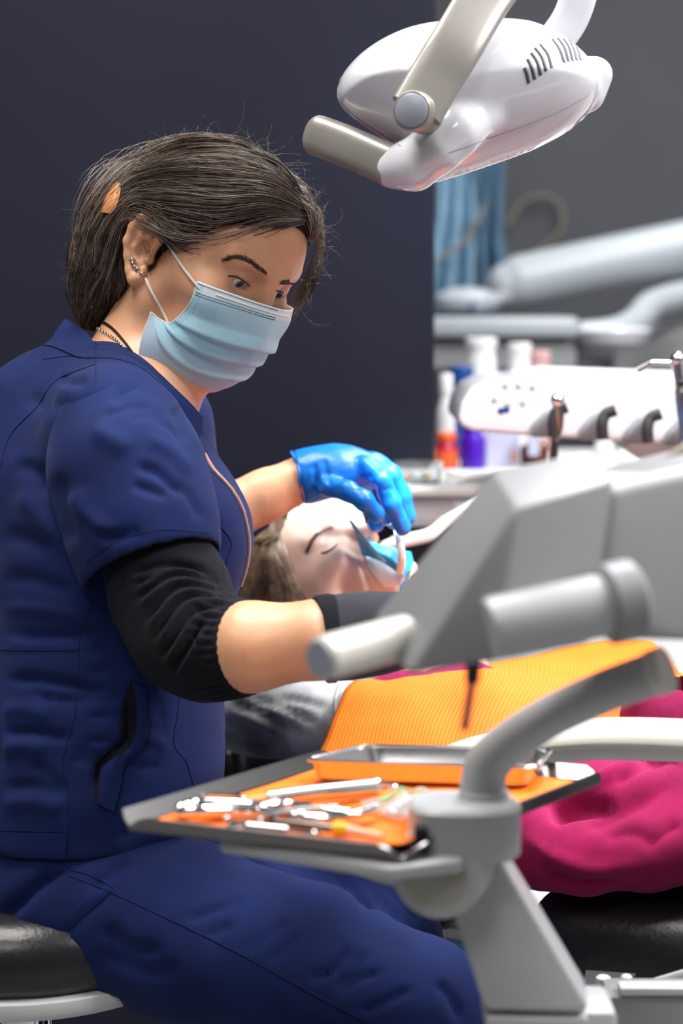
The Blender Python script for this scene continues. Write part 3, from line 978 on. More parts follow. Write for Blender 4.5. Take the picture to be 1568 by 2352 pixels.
# yoke: near bar and far bar
bar = spline([P(1178, -90, 1.84), P(1110, 0, 1.82), P(1050, 100, 1.80), P(1000, 180, 1.795), P(956, 255, 1.79)], 6)
T_, N_, B_ = frames(bar, up=-FWD)
bw = .0245
obj('yoke_bar', tube(bar, .009, 24, up=-FWD, rb=bw, power=3.6), M['lamp_arm'], lamp, label='flat satin grey bar')
pv = P(950, 255, 1.782)
pax = unit(-FWD * .93 - RIGHT * .32 - UP * .10)
obj('pivot', lathe([(.0182, -.035), (.0182, .004), (.0165, .0065)], pv, pax, 40), M['lamp_arm'], lamp)
obj('pivot_cap', lathe([(.0150, .0055), (.0150, .0078), (.0138, .0088), (.001, .0092)], pv, pax, 40), M['cap_grey'], lamp)
bar2 = spline([P(1345, -90, 1.98), P(1328, -10, 1.98), P(1305, 50, 1.985), P(1262, 110, 1.99)], 6)
obj('yoke_bar', tube(bar2, .012, 22, up=-FWD, rb=.0185, power=3.4), M['enamel'], lamp)
yk = spline([P(1178, -90, 1.84), P(1215, -150, 1.86), P(1270, -165, 1.92), P(1320, -150, 1.97), P(1345, -90, 1.98)], 6)
obj('yoke_bridge', tube(yk, .012, 16, up=-FWD, rb=.02), M['lamp_arm'], lamp)
pole_top = P(1265, -165, 1.91)
obj('ceiling_arm', tube([pole_top, np.array([pole_top[0], pole_top[1], CEIL_Z])], .02, 16), M['enamel'], lamp)
obj('ceiling_rose', lathe([(.07, -.03), (.075, -.02), (.075, 0)], (pole_top[0], pole_top[1], CEIL_Z), (0, 0, 1)), M['enamel'], lamp)
# lens and the light it throws on the patient's mouth
ln_c = P(1070, 312, 2.025); aim = P(895, 1330, 2.28)
M['lens'] = NT('lit_lens').m
le = M['lens'].node_tree.nodes['Principled BSDF']; le.inputs['Emission Color'].default_value = (1, .97, .9, 1); le.inputs['Emission Strength'].default_value = 1.5
obj('lens', lathe([(.045, -.02), (.048, .0), (.04, .004), (.002, .007)], ln_c, unit(aim - ln_c), 28), M['lens'], lamp)
sp = bpy.data.lights.new('lamp_beam', 'SPOT'); sp.energy = 60; sp.spot_size = math.radians(11); sp.spot_blend = .55; sp.shadow_soft_size = .03; sp.color = (1, .97, .93)
so = bpy.data.objects.new('lamp_beam', sp); COL.objects.link(so)
so.location = tuple(ln_c + unit(aim - ln_c) * .03); so.rotation_euler = Vector(aim - ln_c).to_track_quat('-Z', 'Y').to_euler()

# ================================================================== dental chair
U2 = unit(np.array([.88, -.47, 0]))         # the chair's long axis in plan, head to feet
W2 = unit(np.cross(U2, [0, 0, 1]))          # towards the lens side
chair = thing('dental_chair', 'black leather dental chair that carries the lying patient', 'chair', P(1420, 2300, 1.95) * np.array([1, 1, 0]))
sc_ = P(1212, 2150, 1.94) + U2 * .30 - W2 * .17
def slab_field(c, half, R, rad, cell=.006, bulge=None):
    m = np.linalg.norm(half) + .03
    lo = c - np.abs(R) @ half - .03; hi = c + np.abs(R) @ half + .03
    F = Field(np.arange(lo[0], hi[0], cell), np.arange(lo[1], hi[1], cell), np.arange(lo[2], hi[2], cell))
    F.box(c, half, R, rad)
    return F
Rs = np.stack([U2, W2, np.array([0, 0, 1.])], 1)
SF = slab_field(sc_, np.array([.30, .21, .056]), Rs, .05)
v, q = SF.mesh(2)
v[:, 2] += .004 * vnoise(v, 9, 3)
obj('seat', (v, q), M['leather'], chair, smooth='full')
b0, b1 = P(1215, 1965, 2.22), P(470, 1752, 2.46)
ub = unit(b1 - b0); wb = unit(W2 - ub * (ub @ W2)); nb = np.cross(ub, wb); nb = nb if nb[2] > 0 else -nb
Rb = np.stack([ub, wb, nb], 1)
BF = slab_field((b0 + b1) / 2 - nb * .02, np.array([np.linalg.norm(b1 - b0) / 2, .17, .042]), Rb, .04)
v, q = BF.mesh(2)
v = v + normals(v, q) * (.004 * vnoise(v, 10, 5))[:, None]
obj('backrest', (v, q), M['leather'], chair, smooth='full')
hc = P(560, 1545, 2.44)
HF = slab_field(hc, np.array([.11, .13, .035]), Rb, .03)
v, q = HF.mesh(2)
obj('headrest', (v, q), M['leather'], chair, smooth='full')
obj('headrest_bar', tube([hc - nb * .03, hc - nb * .08, b1 - ub * .03 - nb * .06], .012, 10), M['steel'], chair)
# steel under-frame and bracket plates under the seat
fz = P(1420, 2290, 1.84)
obj('under_frame', box(sc_ + np.array([0, 0, -.085]), (.50, .3, .05), Rs), M['black'], chair, bevel=.006)
pl = obj('bracket_plate', prism([P(1335, 2288, 1.72), P(1345, 2228, 1.78), P(1460, 2236, 1.78), P(1440, 2262, 1.74), P(1372, 2300, 1.70)], (0, 0, -.004)), M['rubber'], chair, smooth=False)
for x, y, r in ((1385, 2258, .0065), (1352, 2284, .004), (1438, 2256, .005)):
    obj('bolt', lathe([(r, -.001), (r, .003), (r * .7, .0045)], P(x, y, 1.735) + np.array([0, 0, .002]), (0, 0, 1), 16), M['white_plastic'], pl)
obj('lever', tube(PP([(1440, 2290, 1.70), (1500, 2262, 1.72), (1600, 2232, 1.74)]), .006, 8, rb=.003), M['unit_grey'], chair)
gb0 = P(1395, 2288, 1.64)
obj('base_cover', box(gb0 + np.array([.13, .025, -.10]), (.26, .05, .2)), M['unit_grey'], chair, bevel=.006)
obj('base_lip', box(gb0 + np.array([.135, .008, .004]), (.25, .020, .007)), M['white_plastic'], chair, bevel=.002)
bc = P(1420, 2300, 1.95)
obj('pedestal', box((bc[0] + .02, bc[1] + .02, .15), (.34, .34, .30)), M['unit_grey'], chair, bevel=.03)
obj('foot_plate', box((bc[0] + .02, bc[1] + .02, .02), (.7, .5, .04)), M['unit_grey'], chair, bevel=.015)
# ribbed hose and a pale bin behind the lower arm
ch_ = thing('ribbed_hose', 'grey ribbed hose hanging in the gap beside the lower support arm', 'hose', P(1010, 2250, 2.32) * np.array([1, 1, 0]))
hp9 = spline(PP([(985, 2060, 2.34), (996, 2120, 2.32), (1012, 2190, 2.31), (1030, 2260, 2.31), (1060, 2360, 2.33)]), 60)
obj('hose', tube(hp9, .0085 + .0012 * np.sin(np.arange(len(hp9)) * .55), 12), M['unit_grey'], ch_)
obj('cuff', tube(PP([(984, 2056, 2.34), (985, 2075, 2.338)]), .0105, 14), M['white_plastic'], ch_)
wb = P(1030, 2200, 2.46)
bn_ = thing('waste_bin', 'pale blue pedal bin with a white lid behind the chair', 'bin', (wb[0] + .06, wb[1], 0))
zt_ = P(1030, 2160, 2.36)[2]
obj('body', lathe([(.085, .0), (.095, .01), (.105, zt_ - .005), (.10, zt_)], (wb[0] + .06, wb[1], 0)), mm('pale_blue_bin', hexc('86bcd6')), bn_)
obj('lid', lathe([(.107, 0), (.108, .012), (.09, .024), (.02, .03)], (wb[0] + .06, wb[1], zt_)), M['white_plastic'], bn_)
obj('pedal', box((wb[0] + .06, wb[1] - .115, .02), (.06, .05, .012)), M['black'], bn_, bevel=.003)
# near armrest: long cream loop beyond the tray arm
ar = spline(PP([(966, 1778, 1.74), (984, 1760, 1.74), (1050, 1732, 1.735), (1160, 1706, 1.73), (1300, 1688, 1.725), (1450, 1684, 1.72), (1680, 1694, 1.71)]), 8)
obj('armrest_pad', tube(ar, np.interp(np.linspace(0, 1, len(ar)), [0, .1, .4, .75, 1], [.004, .006, .0085, .011, .012]), 16, up=(0, 0, 1), rb=np.interp(np.linspace(0, 1, len(ar)), [0, .15, 1], [.008, .018, .024])), M['cream_plastic'], chair)
pol = [(975, 1776), (1060, 1738), (1180, 1712), (1320, 1698), (1480, 1696), (1680, 1704), (1680, 1756), (1520, 1752), (1380, 1748), (1240, 1760), (1100, 1772)]
obj('armrest_panel', prism([P(x, y, 1.735) for x, y in pol], np.array([0, .03, 0])), M['white_plastic'], chair, bevel=.005)
obj('armrest_post', tube([P(1640, 1740, 1.75), P(1660, 1900, 1.80), P(1640, 2120, 1.86)], .022, 14), M['white_plastic'], chair)

# ================================================================== dentist's stool
st_c = P(60, 2262, 1.98)
stool = thing('stool', 'round black leather stool on a white base under the seated dentist', 'stool', (st_c[0], st_c[1], 0))
sr, szt = .165, P(60, 2180, 1.98)[2]
szb = P(60, 2318, 1.82)[2]
prof = [(.02, 0), (sr * .93, 0), (sr * .985, .010), (sr, .026), (sr * .985, .045), (sr * .93, .060), (sr * .8, .070), (sr * .5, .075), (.01, .0755)]
g = lathe(prof, (st_c[0], st_c[1], szb + .006), seg=56)
gv = np.array(g[0]); gv += np.stack([np.zeros(len(gv)), np.zeros(len(gv)), .0025 * vnoise(gv, 14, 2)], 1)
obj('seat', (gv, g[1]), M['leather'], stool, smooth='full')
obj('seat_ring', lathe([(sr * .6, -.012), (sr * .97, -.012), (sr * 1.01, -.004), (sr * 1.01, .006), (sr * .95, .008)], (st_c[0], st_c[1], szb), seg=56), M['white_plastic'], stool)
obj('gas_lift', lathe([(.026, .1), (.026, szb - .01)], (st_c[0], st_c[1], 0)), M['chrome'], stool)
for k in range(5):
    a = 2 * math.pi * k / 5 + .3
    e = np.array([st_c[0] + .26 * math.cos(a), st_c[1] + .26 * math.sin(a), .075])
    lg = obj('leg', tube([(st_c[0], st_c[1], .105), e], [.02, .013], 10), M['white_plastic'], stool)
    obj('caster', lathe([(.028, -.012), (.03, -.008), (.03, .008), (.028, .012)], e + np.array([0, 0, -.045]), (math.sin(a), -math.cos(a), 0), 18), M['rubber'], lg)

# ================================================================== tray support: hub, arms, plate
TZ = .80
ts = thing('tray_support', 'grey swivel support with curved arm that holds the instrument tray', 'support', P(1110, 1930, 1.44) * np.array([1, 1, 0]))
hx = P(1058, 1935, 1.44)
zt, zb_ = P(1058, 1868, 1.40)[2], P(1058, 1996, 1.40)[2]
hub_c = np.array([P(1062, 1935, 1.455)[0], hx[1], 0])
def rounded_post(c, z0, z1, rx, ry, power=2.6, seg=40, bev=.003, rot=0.0):
    pts = [(c[0], c[1], z0), (c[0], c[1], z0 + bev), (c[0], c[1], z1 - bev), (c[0], c[1], z1)]
    return tube(pts, [rx - bev, rx, rx, rx - bev], seg, up=(math.cos(rot), math.sin(rot), 0), rb=[ry - bev, ry, ry, ry - bev], power=power)
obj('hub', rounded_post(hub_c, zb_, zt, .0405, .034, 2.8), M['support'], ts)
obj('slot', box(P(962, 1928, 1.412) + np.array([.001, -.001, 0]), (.009, .012, .02)), M['black'], ts, bevel=.001)
post_c = P(1110, 1900, 1.452)
tb0 = spline([np.array([post_c[0], post_c[1], zt - .004]), P(1109, 1850, 1.452), P(1108, 1800, 1.45), P(1122, 1752, 1.448), P(1172, 1705, 1.44), P(1262, 1646, 1.42), P(1380, 1592, 1.395), P(1470, 1558, 1.38), P(1522, 1540, 1.372)], 7)
nn = len(tb0)
obj('curved_arm', tube(tb0, np.interp(np.linspace(0, 1, nn), [0, .35, .6, 1], [.0165, .0165, .0165, .0155]), 24, up=(0, 1, 0), rb=np.interp(np.linspace(0, 1, nn), [0, .35, .6, 1], [.0168, .0165, .0150, .0150])), M['support'], ts)
obj('arm_end_cap', tube([tb0[-1] - unit(tb0[-1] - tb0[-2]) * .008, tb0[-1] + unit(tb0[-1] - tb0[-2]) * .003], .0164, 24), M['cream_plastic'], ts)
obj('collar', lathe([(.0185, 0), (.0185, .004), (.017, .006)], (post_c[0], post_c[1], zt - .001)), M['support'], ts)
# plate under the tray
pp = [PZ(502, 1928, TZ - .004), PZ(900, 1992, TZ - .004), PZ(1060, 1975, TZ - .004), PZ(1120, 1900, TZ - .004), PZ(760, 1842, TZ - .004)]
obj('tray_plate', prism(pp, (0, 0, -.010)), M['support'], ts, bevel=.003)
# lower swivel joint: disc facing the lens
jc = P(1008, 1998, 1.425)
jax = unit(-FWD * .95 - RIGHT * .28 - UP * .05)
obj('joint', lathe([(.030, -.07), (.0335, -.062), (.0345, .004), (.0325, .010), (.0255, .012)], jc, jax, 44), M['support'], ts)
obj('joint_cap', lathe([(.0245, .006), (.0245, .0125), (.0225, .014), (.001, .0145)], jc, jax, 40), M['beige_cap'], ts)
obj('rear_link', tube(spline(PP([(1020, 1985, 1.46), (930, 1990, 1.50), (820, 1960, 1.58), (690, 1925, 1.68)]), 5), .0145, 18, up=(0, 0, 1), rb=.017, power=3), M['support'], ts)
lp_ = [(1032, 2070), (1045, 2020), (1130, 1975), (1158, 1986), (1352, 2312), (1340, 2330), (1122, 2322), (1108, 2305)]
obj('lower_arm', prism([P(x, y, 1.45) for x, y in lp_], np.array([.004, .055, 0])), M['support'], ts, bevel=.0055, bseg=3)
cb = P(1270, 2332, 1.50)
cz_ = P(1270, 2327, 1.455)[2]
obj('column', box((cb[0] + .004, P(1270, 2327, 1.455)[1] + .034, cz_ / 2), (.078, .062, cz_)), M['support'], ts, bevel=.006)
obj('column_foot', box((cb[0] + .004, P(1270, 2327, 1.455)[1] + .034, .015), (.2, .2, .03)), M['support'], ts, bevel=.006)
obj('column_neck', box(P(1225, 2325, 1.478) , (.075, .055, .012)), M['support'], ts, bevel=.003)

# ================================================================== steel tray, paper, instruments
tray = thing('instrument_tray', 'open cornered steel tray lined with orange paper on the swivel support', 'tray', PZ(820, 1850, TZ))
cL, cF, cR, cB = PZ(292, 1900, TZ), PZ(925, 1972, TZ), PZ(1378, 1796, TZ), PZ(790, 1745, TZ)
obj('tray_floor', prism([cL, cF, cR, cB], (0, 0, -.0025)), M['dark_steel'], tray, bevel=.001)
cen = (cL + cF + cR + cB) / 4
for a, b, h, o_, i0, i1 in ((cL, cF, .0095, .004, .018, .016), (cF, cR, .0115, .006, .05, .012), (cR, cB, .010, .010, .012, .012), (cB, cL, .010, .012, .018, .006)):
    e = unit(b - a); out_ = np.cross(e, [0, 0, 1]); out_ = out_ if out_ @ (a - cen) > 0 else -out_
    L = np.linalg.norm(b - a)
    G = []
    for u in np.linspace(0, 1, 14):
        row = []
        for t in (0, .35, .7, 1):
            s0, s1 = i0 * t ** 2 + .002, L - i1 * t ** 2 - .002
            row.append(a + e * (s0 + (s1 - s0) * u) + out_ * (o_ * t) + np.array([0, 0, h * t]))
        G.append(row)
    obj('side_flap', shell(np.array(G), .0016), M['dark_steel'], tray)
pn = thing('tray_paper', 'orange crepe paper sheet lining the steel tray', 'paper', PZ(820, 1850, TZ + .001))
G = np.zeros((26, 26, 3))
for i in range(26):
    for j in range(26):
        u, w = .035 + .93 * i / 25, .035 + .93 * j / 25
        p_ = (cL * (1 - u) + cF * u) * (1 - w) + (cB * (1 - u) + cR * u) * w
        G[i, j] = p_ + np.array([0, 0, .0012 + .0011 * (1 + math.sin(i * .9 + j * .35)) * .5 + (.006 * max(0, (i - 21) / 4) * (1 if j < 6 else 0))])
obj('sheet', shell(G, .0004), M['bib_plain'], pn)
IZ = TZ + .004
def TP(x, y, dz=0.0): return PZ(x, y, IZ + dz)
# steel dish at the back of the tray
dish = thing('steel_dish', 'shallow rectangular steel dish with rounded corners at the back of the tray', 'dish', TP(985, 1782))
dc = [TP(702, 1793), TP(842, 1758), TP(1262, 1766), TP(1222, 1812)]
def rloop(cs, r, z, shrink=0.0, n=5):
    cs = np.array(cs); ce = cs.mean(0); out2 = []
    for i in range(4):
        p0, p1, p2 = cs[i - 1], cs[i], cs[(i + 1) % 4]
        p1 = p1 + unit(ce - p1) * shrink
        a, b = unit(p0 - cs[i]), unit(p2 - cs[i])
        for t in np.linspace(0, 1, n):
            q0, q2 = p1 + a * r, p1 + b * r
            out2.append(q0 * (1 - t) ** 2 + p1 * 2 * t * (1 - t) + q2 * t ** 2 + np.array([0, 0, z]))
    return out2
loops = [rloop(dc, .010, .0, .010), rloop(dc, .012, .002, .004), rloop(dc, .012, .014, .001), rloop(dc, .012, .016, -.003), rloop(dc, .012, .0155, .0015), rloop(dc, .012, .004, .006), rloop(dc, .010, .002, .012)]
V = [p for l in loops for p in l]; n1 = len(loops[0]); F = []
for i in range(len(loops) - 1):
    for j in range(n1): F.append((i * n1 + j, i * n1 + (j + 1) % n1, (i + 1) * n1 + (j + 1) % n1, (i + 1) * n1 + j))
F.append(list(range(n1))); F.append([(len(loops) - 1) * n1 + j for j in range(n1)])
obj('basin', (V, F), M['steel'], dish)
obj('rim', tube(rloop(dc, .012, .0165, -.003) + [rloop(dc, .012, .0165, -.003)[0]], .0013, 8, caps=False), M['chrome'], dish)
# extraction forceps
fo = thing('extraction_forceps', 'chrome forceps with long looped handles lying across the tray middle', 'forceps', TP(600, 1858))
z1 = .006
obj('hinge', ball(TP(592, 1858, z1), (.011, .009, .006)), M['chrome'], fo)
obj('beak', tube(spline([TP(592, 1856, z1), TP(520, 1850, z1 + .001), TP(450, 1848, z1), TP(405, 1862, z1 - .002)], 5), [.0062] * 5 + [.0058] * 5 + [.005] * 5 + [.0025], 12), M['chrome'], fo)
obj('beak', tube(spline([TP(592, 1862, z1), TP(520, 1862, z1), TP(455, 1864, z1 - .001), TP(405, 1868, z1 - .003)], 5), [.0055] * 10 + [.0045] * 5 + [.0025], 12), M['chrome'], fo)
obj('handle', tube(spline([TP(592, 1856, z1), TP(660, 1848, z1), TP(740, 1862, z1), TP(820, 1868, z1), TP(862, 1856, z1 + .001)], 5), .0042, 10), M['chrome'], fo)
obj('handle', tube(spline([TP(592, 1862, z1), TP(650, 1872, z1), TP(730, 1880, z1), TP(800, 1876, z1 + .001), TP(846, 1862, z1 + .002)], 5), .0042, 10), M['chrome'], fo)
# scissors with ring handles
sc2 = thing('surgical_scissors', 'chrome scissors with ring handles left of the steel syringe', 'scissors', TP(560, 1835))
def ring(c, rx, ry, dirx, r=.0017, z=0.0):
    e = unit(dirx); f = np.cross([0, 0, 1], e)
    return tube([c + e * rx * math.cos(a) + f * ry * math.sin(a) for a in np.linspace(0, 2 * math.pi, 25)], r, 8, caps=False)
e0 = TP(600, 1838) - TP(480, 1832)
obj('ring_handle', ring(TP(510, 1832, .005), .017, .0085, e0), M['chrome'], sc2)
obj('ring_handle', ring(TP(560, 1884, .005), .014, .0085, e0), M['chrome'], sc2)
obj('blade', tube([TP(548, 1836, .006), TP(700, 1872, .008), TP(770, 1884, .006)], [.0022, .003, .001], 8), M['steel'], sc2)
obj('blade', tube([TP(590, 1878, .0075), TP(690, 1862, .0095), TP(775, 1852, .0075)], [.0022, .003, .001], 8), M['steel'], sc2)
obj('pivot_screw', ball(TP(690, 1866, .0115), (.004, .004, .002)), M['chrome'], sc2)
# cartridge syringe
sg = thing('cartridge_syringe', 'thick brushed steel syringe barrel lying behind the forceps', 'syringe', TP(720, 1820))
obj('barrel', tube([TP(612, 1834, .008), TP(700, 1824, .008), TP(862, 1808, .008)], [.0058, .0066, .0070], 18), M['steel'], sg)
obj('barrel_end', tube([TP(858, 1808.4, .008), TP(866, 1807.6, .008)], .0076, 18), M['chrome'], sg)
obj('needle_hub', tube([TP(560, 1840, .007), TP(614, 1834, .008)], [.0022, .0042], 12), M['gold_clip'], sg)
obj('thumb_ring', ring(TP(885, 1806, .008), .009, .007, TP(900, 1804) - TP(860, 1808)), M['chrome'], sg)
# yellow tipped applicator
ap = thing('applicator', 'thin dark handled applicator with a yellow collar and pale tip at the tray front', 'applicator', TP(740, 1900))
obj('handle', tube([TP(590, 1884, .003), TP(690, 1894, .004), TP(770, 1904, .004)], [.0026, .0032, .0034], 12), M['dark_steel'], ap)
obj('collar', tube([TP(766, 1903.5, .004), TP(782, 1905, .004), TP(800, 1907, .004)], [.0052, .0058, .0045], 14), mm('yellow_plastic', hexc('f0c010')), ap)
obj('tip', tube([TP(798, 1907, .004), TP(880, 1922, .003)], [.0042, .0022], 12), mm('pale_peach_plastic', hexc('f0c8a0')), ap)
# probe
pb = thing('probe', 'thin chrome probe with hooked end near the front edge of the tray', 'probe', TP(640, 1900))
obj('shaft', tube(spline([TP(520, 1896, .003), TP(600, 1898, .003), TP(700, 1912, .003), TP(735, 1912, .004), TP(742, 1902, .006)], 5), [.0016] * 6 + [.0022] * 8 + [.0012] * 6 + [.0007], 8), M['chrome'], pb)
obj('grip', tube([TP(560, 1896.5, .003), TP(660, 1906, .003)], .0029, 12), M['steel'], pb)
# sterile pouches
def pouch(x0, y0, x1, y1, label, seed, dz):
    t = thing('sterile_pouch', label, 'pouch', TP((x0 + x1) / 2, (y0 + y1) / 2), 'clear pouches on the tray')
    n = 20
    rn = np.random.RandomState(seed)
    G = np.zeros((n, n, 3))
    a, b = TP(x0, y1), TP(x1, y0)
    A, B, C_, D_ = TP(x0, (y0 + y1) / 2 + 4), TP((x0 + x1) / 2 - 30, y1 + 6), TP(x1, (y0 + y1) / 2 + 2), TP((x0 + x1) / 2 + 40, y0)
    for i in range(n):
        for j in range(n):
            u, w = i / (n - 1), j / (n - 1)
            p_ = (A * (1 - u) + B * u) * (1 - w) + (D_ * (1 - u) + C_ * u) * w
            G[i, j] = p_
    nz = vnoise(G.reshape(-1, 3) , 90, seed).reshape(n, n)
    ed = np.sin(np.linspace(0, math.pi, n))
    G[..., 2] += dz + .006 * np.abs(nz) + .006 * ed[:, None] * ed[None]
    obj('film', shell(G, .0004), M['clear_film'], t)
    return t, G
t1, G1 = pouch(822, 1815, 1050, 1885, 'clear crinkled pouch with a green strip in front of the steel dish', 3, .002)
obj('paper_strip', shell(G1[4:8, 3:17] + np.array([0, 0, .001]), .0004), mm('green_print', hexc('4fae7c')), t1)
obj('paper_backing', shell(G1[9:15, 2:16] * np.array([1, 1, 1]) - np.array([0, 0, .002]), .0004), M['paper'], t1)
t2, G2 = pouch(900, 1850, 1065, 1915, 'clear crinkled pouch against the hub at the front of the tray', 8, .008)
obj('paper_backing', shell(G2[6:13, 4:15] - np.array([0, 0, .002]), .0004), M['paper'], t2)

# ================================================================== foreground bracket with handle (instrument arm)
br = thing('swivel_bracket', 'grey angular arm head with a white cylinder grip in the foreground', 'bracket', P(1180, 1350, 1.3))
A_, E_, G_, D0 = P(1133, 1078, 1.345), P(1352, 1036, 1.375), P(1408, 1100, 1.315), P(1186, 1164, 1.27)
B_p, C_p, H_p, I_p, J_p = P(858, 1416, 1.335), P(932, 1552, 1.27), P(1352, 1372, 1.30), P(1150, 1420, 1.262), P(1186, 1512, 1.262)
# closed shell: front faces plus the same outline pushed back
H2 = P(1352, 1480, 1.30)
V = [A_, E_, G_, D0, B_p, C_p, H_p, I_p, J_p, P(905, 1470, 1.375), P(1190, 1470, 1.40), P(1352, 1400, 1.40), H2]
F = [(0, 1, 2, 3), (0, 3, 5, 4), (3, 2, 6, 7), (3, 7, 5), (7, 8, 5), (7, 6, 12, 8), (0, 4, 9), (4, 5, 9), (5, 8, 10, 9), (8, 12, 11, 10), (2, 1, 11), (2, 11, 12), (2, 12, 6), (0, 9, 10), (0, 10, 11), (0, 11, 1)]
obj('head_cover', (V, F), M['bracket'], br, bevel=.0035, bseg=3, angle=20)
gax0, gax1 = P(735, 1514, 1.255), P(905, 1468, 1.30)
gx = unit(gax1 - gax0)
obj('grip', lathe([(.0125, 0), (.0142, .002), (.0142, np.linalg.norm(gax1 - gax0) + .01)], gax0, gx, 32), M['cream_plastic'], br)
obj('grip_cap', lathe([(.0122, -.0012), (.0122, .002)], gax0, gx, 32), M['cap_grey'], br)
tx0, tx1 = P(1120, 1446, 1.262), P(1440, 1378, 1.285)
txd = unit(tx1 - tx0); tl = np.linalg.norm(tx1 - tx0)
obj('cross_tube', lathe([(.0185, 0), (.0205, .004), (.0205, tl)], tx0, txd, 36), M['support'], br)
obj('tube_collar', lathe([(.022, tl - .018), (.0265, tl - .014), (.0265, tl + .004), (.022, tl + .008)], tx0, txd, 40), M['bracket'], br)
# white rounded housing on the right
hp_ = [(1372, 1128), (1400, 1118), (1720, 1048), (1720, 1480), (1338, 1468), (1336, 1440), (1348, 1330)]
obj('housing', prism([P(x, y, 1.325) for x, y in hp_], np.array([.004, .12, .0])), M['support'], br, bevel=.012, bseg=4, angle=30)
tp_ = [(1372, 1134), (1430, 1100), (1720, 1028), (1720, 1052), (1400, 1122)]
obj('housing_lid', prism([P(x, y, 1.36) for x, y in tp_], np.array([0, .1, 0])), M['bracket'], br, bevel=.004)
obj('pin_sleeve', tube(PP([(1088, 1500, 1.272), (1084, 1570, 1.272)]), [.0053, .0046], 14), M['black'], br)
obj('pin', tube(PP([(1084, 1566, 1.272), (1066, 1678, 1.272)]), .0027, 12), M['dark_steel'], br)
hz = tube(spline(PP([(1470, 1112, 1.42), (1520, 1070, 1.42), (1600, 1010, 1.43), (1720, 940, 1.45)]), 6), .004, 10)
obj('hose', hz, M['tan'], br)
obj('support_arm', tube([P(1700, 1260, 1.38), P(2000, 1250, 1.45), np.array([.75, 1.6, 1.0]), np.array([.75, 1.6, 0.02])], .035, 16), M['support'], br)

# ================================================================== people
class Head:
    """a head-sized frame: local (right, forward, up) in metres -> world"""
    def __init__(self, c, R, F, U, s):
        self.c = CAM + RIGHT * c[0] + UP * c[1] + FWD * c[2]
        self.B = np.stack([unit(camdir(R)), unit(camdir(F)), unit(camdir(U))], 1); self.s = s
    def w(self, *p): return self.c + self.s * (self.B @ np.array(p, float))
    def loc(self, W): return ((np.asarray(W) - self.c) @ self.B) / self.s
    def ax(self, *v): return self.B @ np.array(v, float)
    def R(self, yaw=0, roll=0, pitch=0):
        cy, sy, cr_, sr, cp, sp_ = math.cos(yaw), math.sin(yaw), math.cos(roll), math.sin(roll), math.cos(pitch), math.sin(pitch)
        A = np.array([[cy, -sy, 0], [sy, cy, 0], [0, 0, 1]]) @ np.array([[1, 0, 0], [0, cp, -sp_], [0, sp_, cp]]) @ np.array([[cr_, 0, sr], [0, 1, 0], [-sr, 0, cr_]])
        return self.B @ A
    def on_R0(self, x, y):
        """where the ray of pixel (x, y) meets the face's mirror plane, local"""
        r = ray(x, y); n = self.B[:, 0]
        return self.loc(CAM + r * (((self.c - CAM) @ n) / (r @ n)))

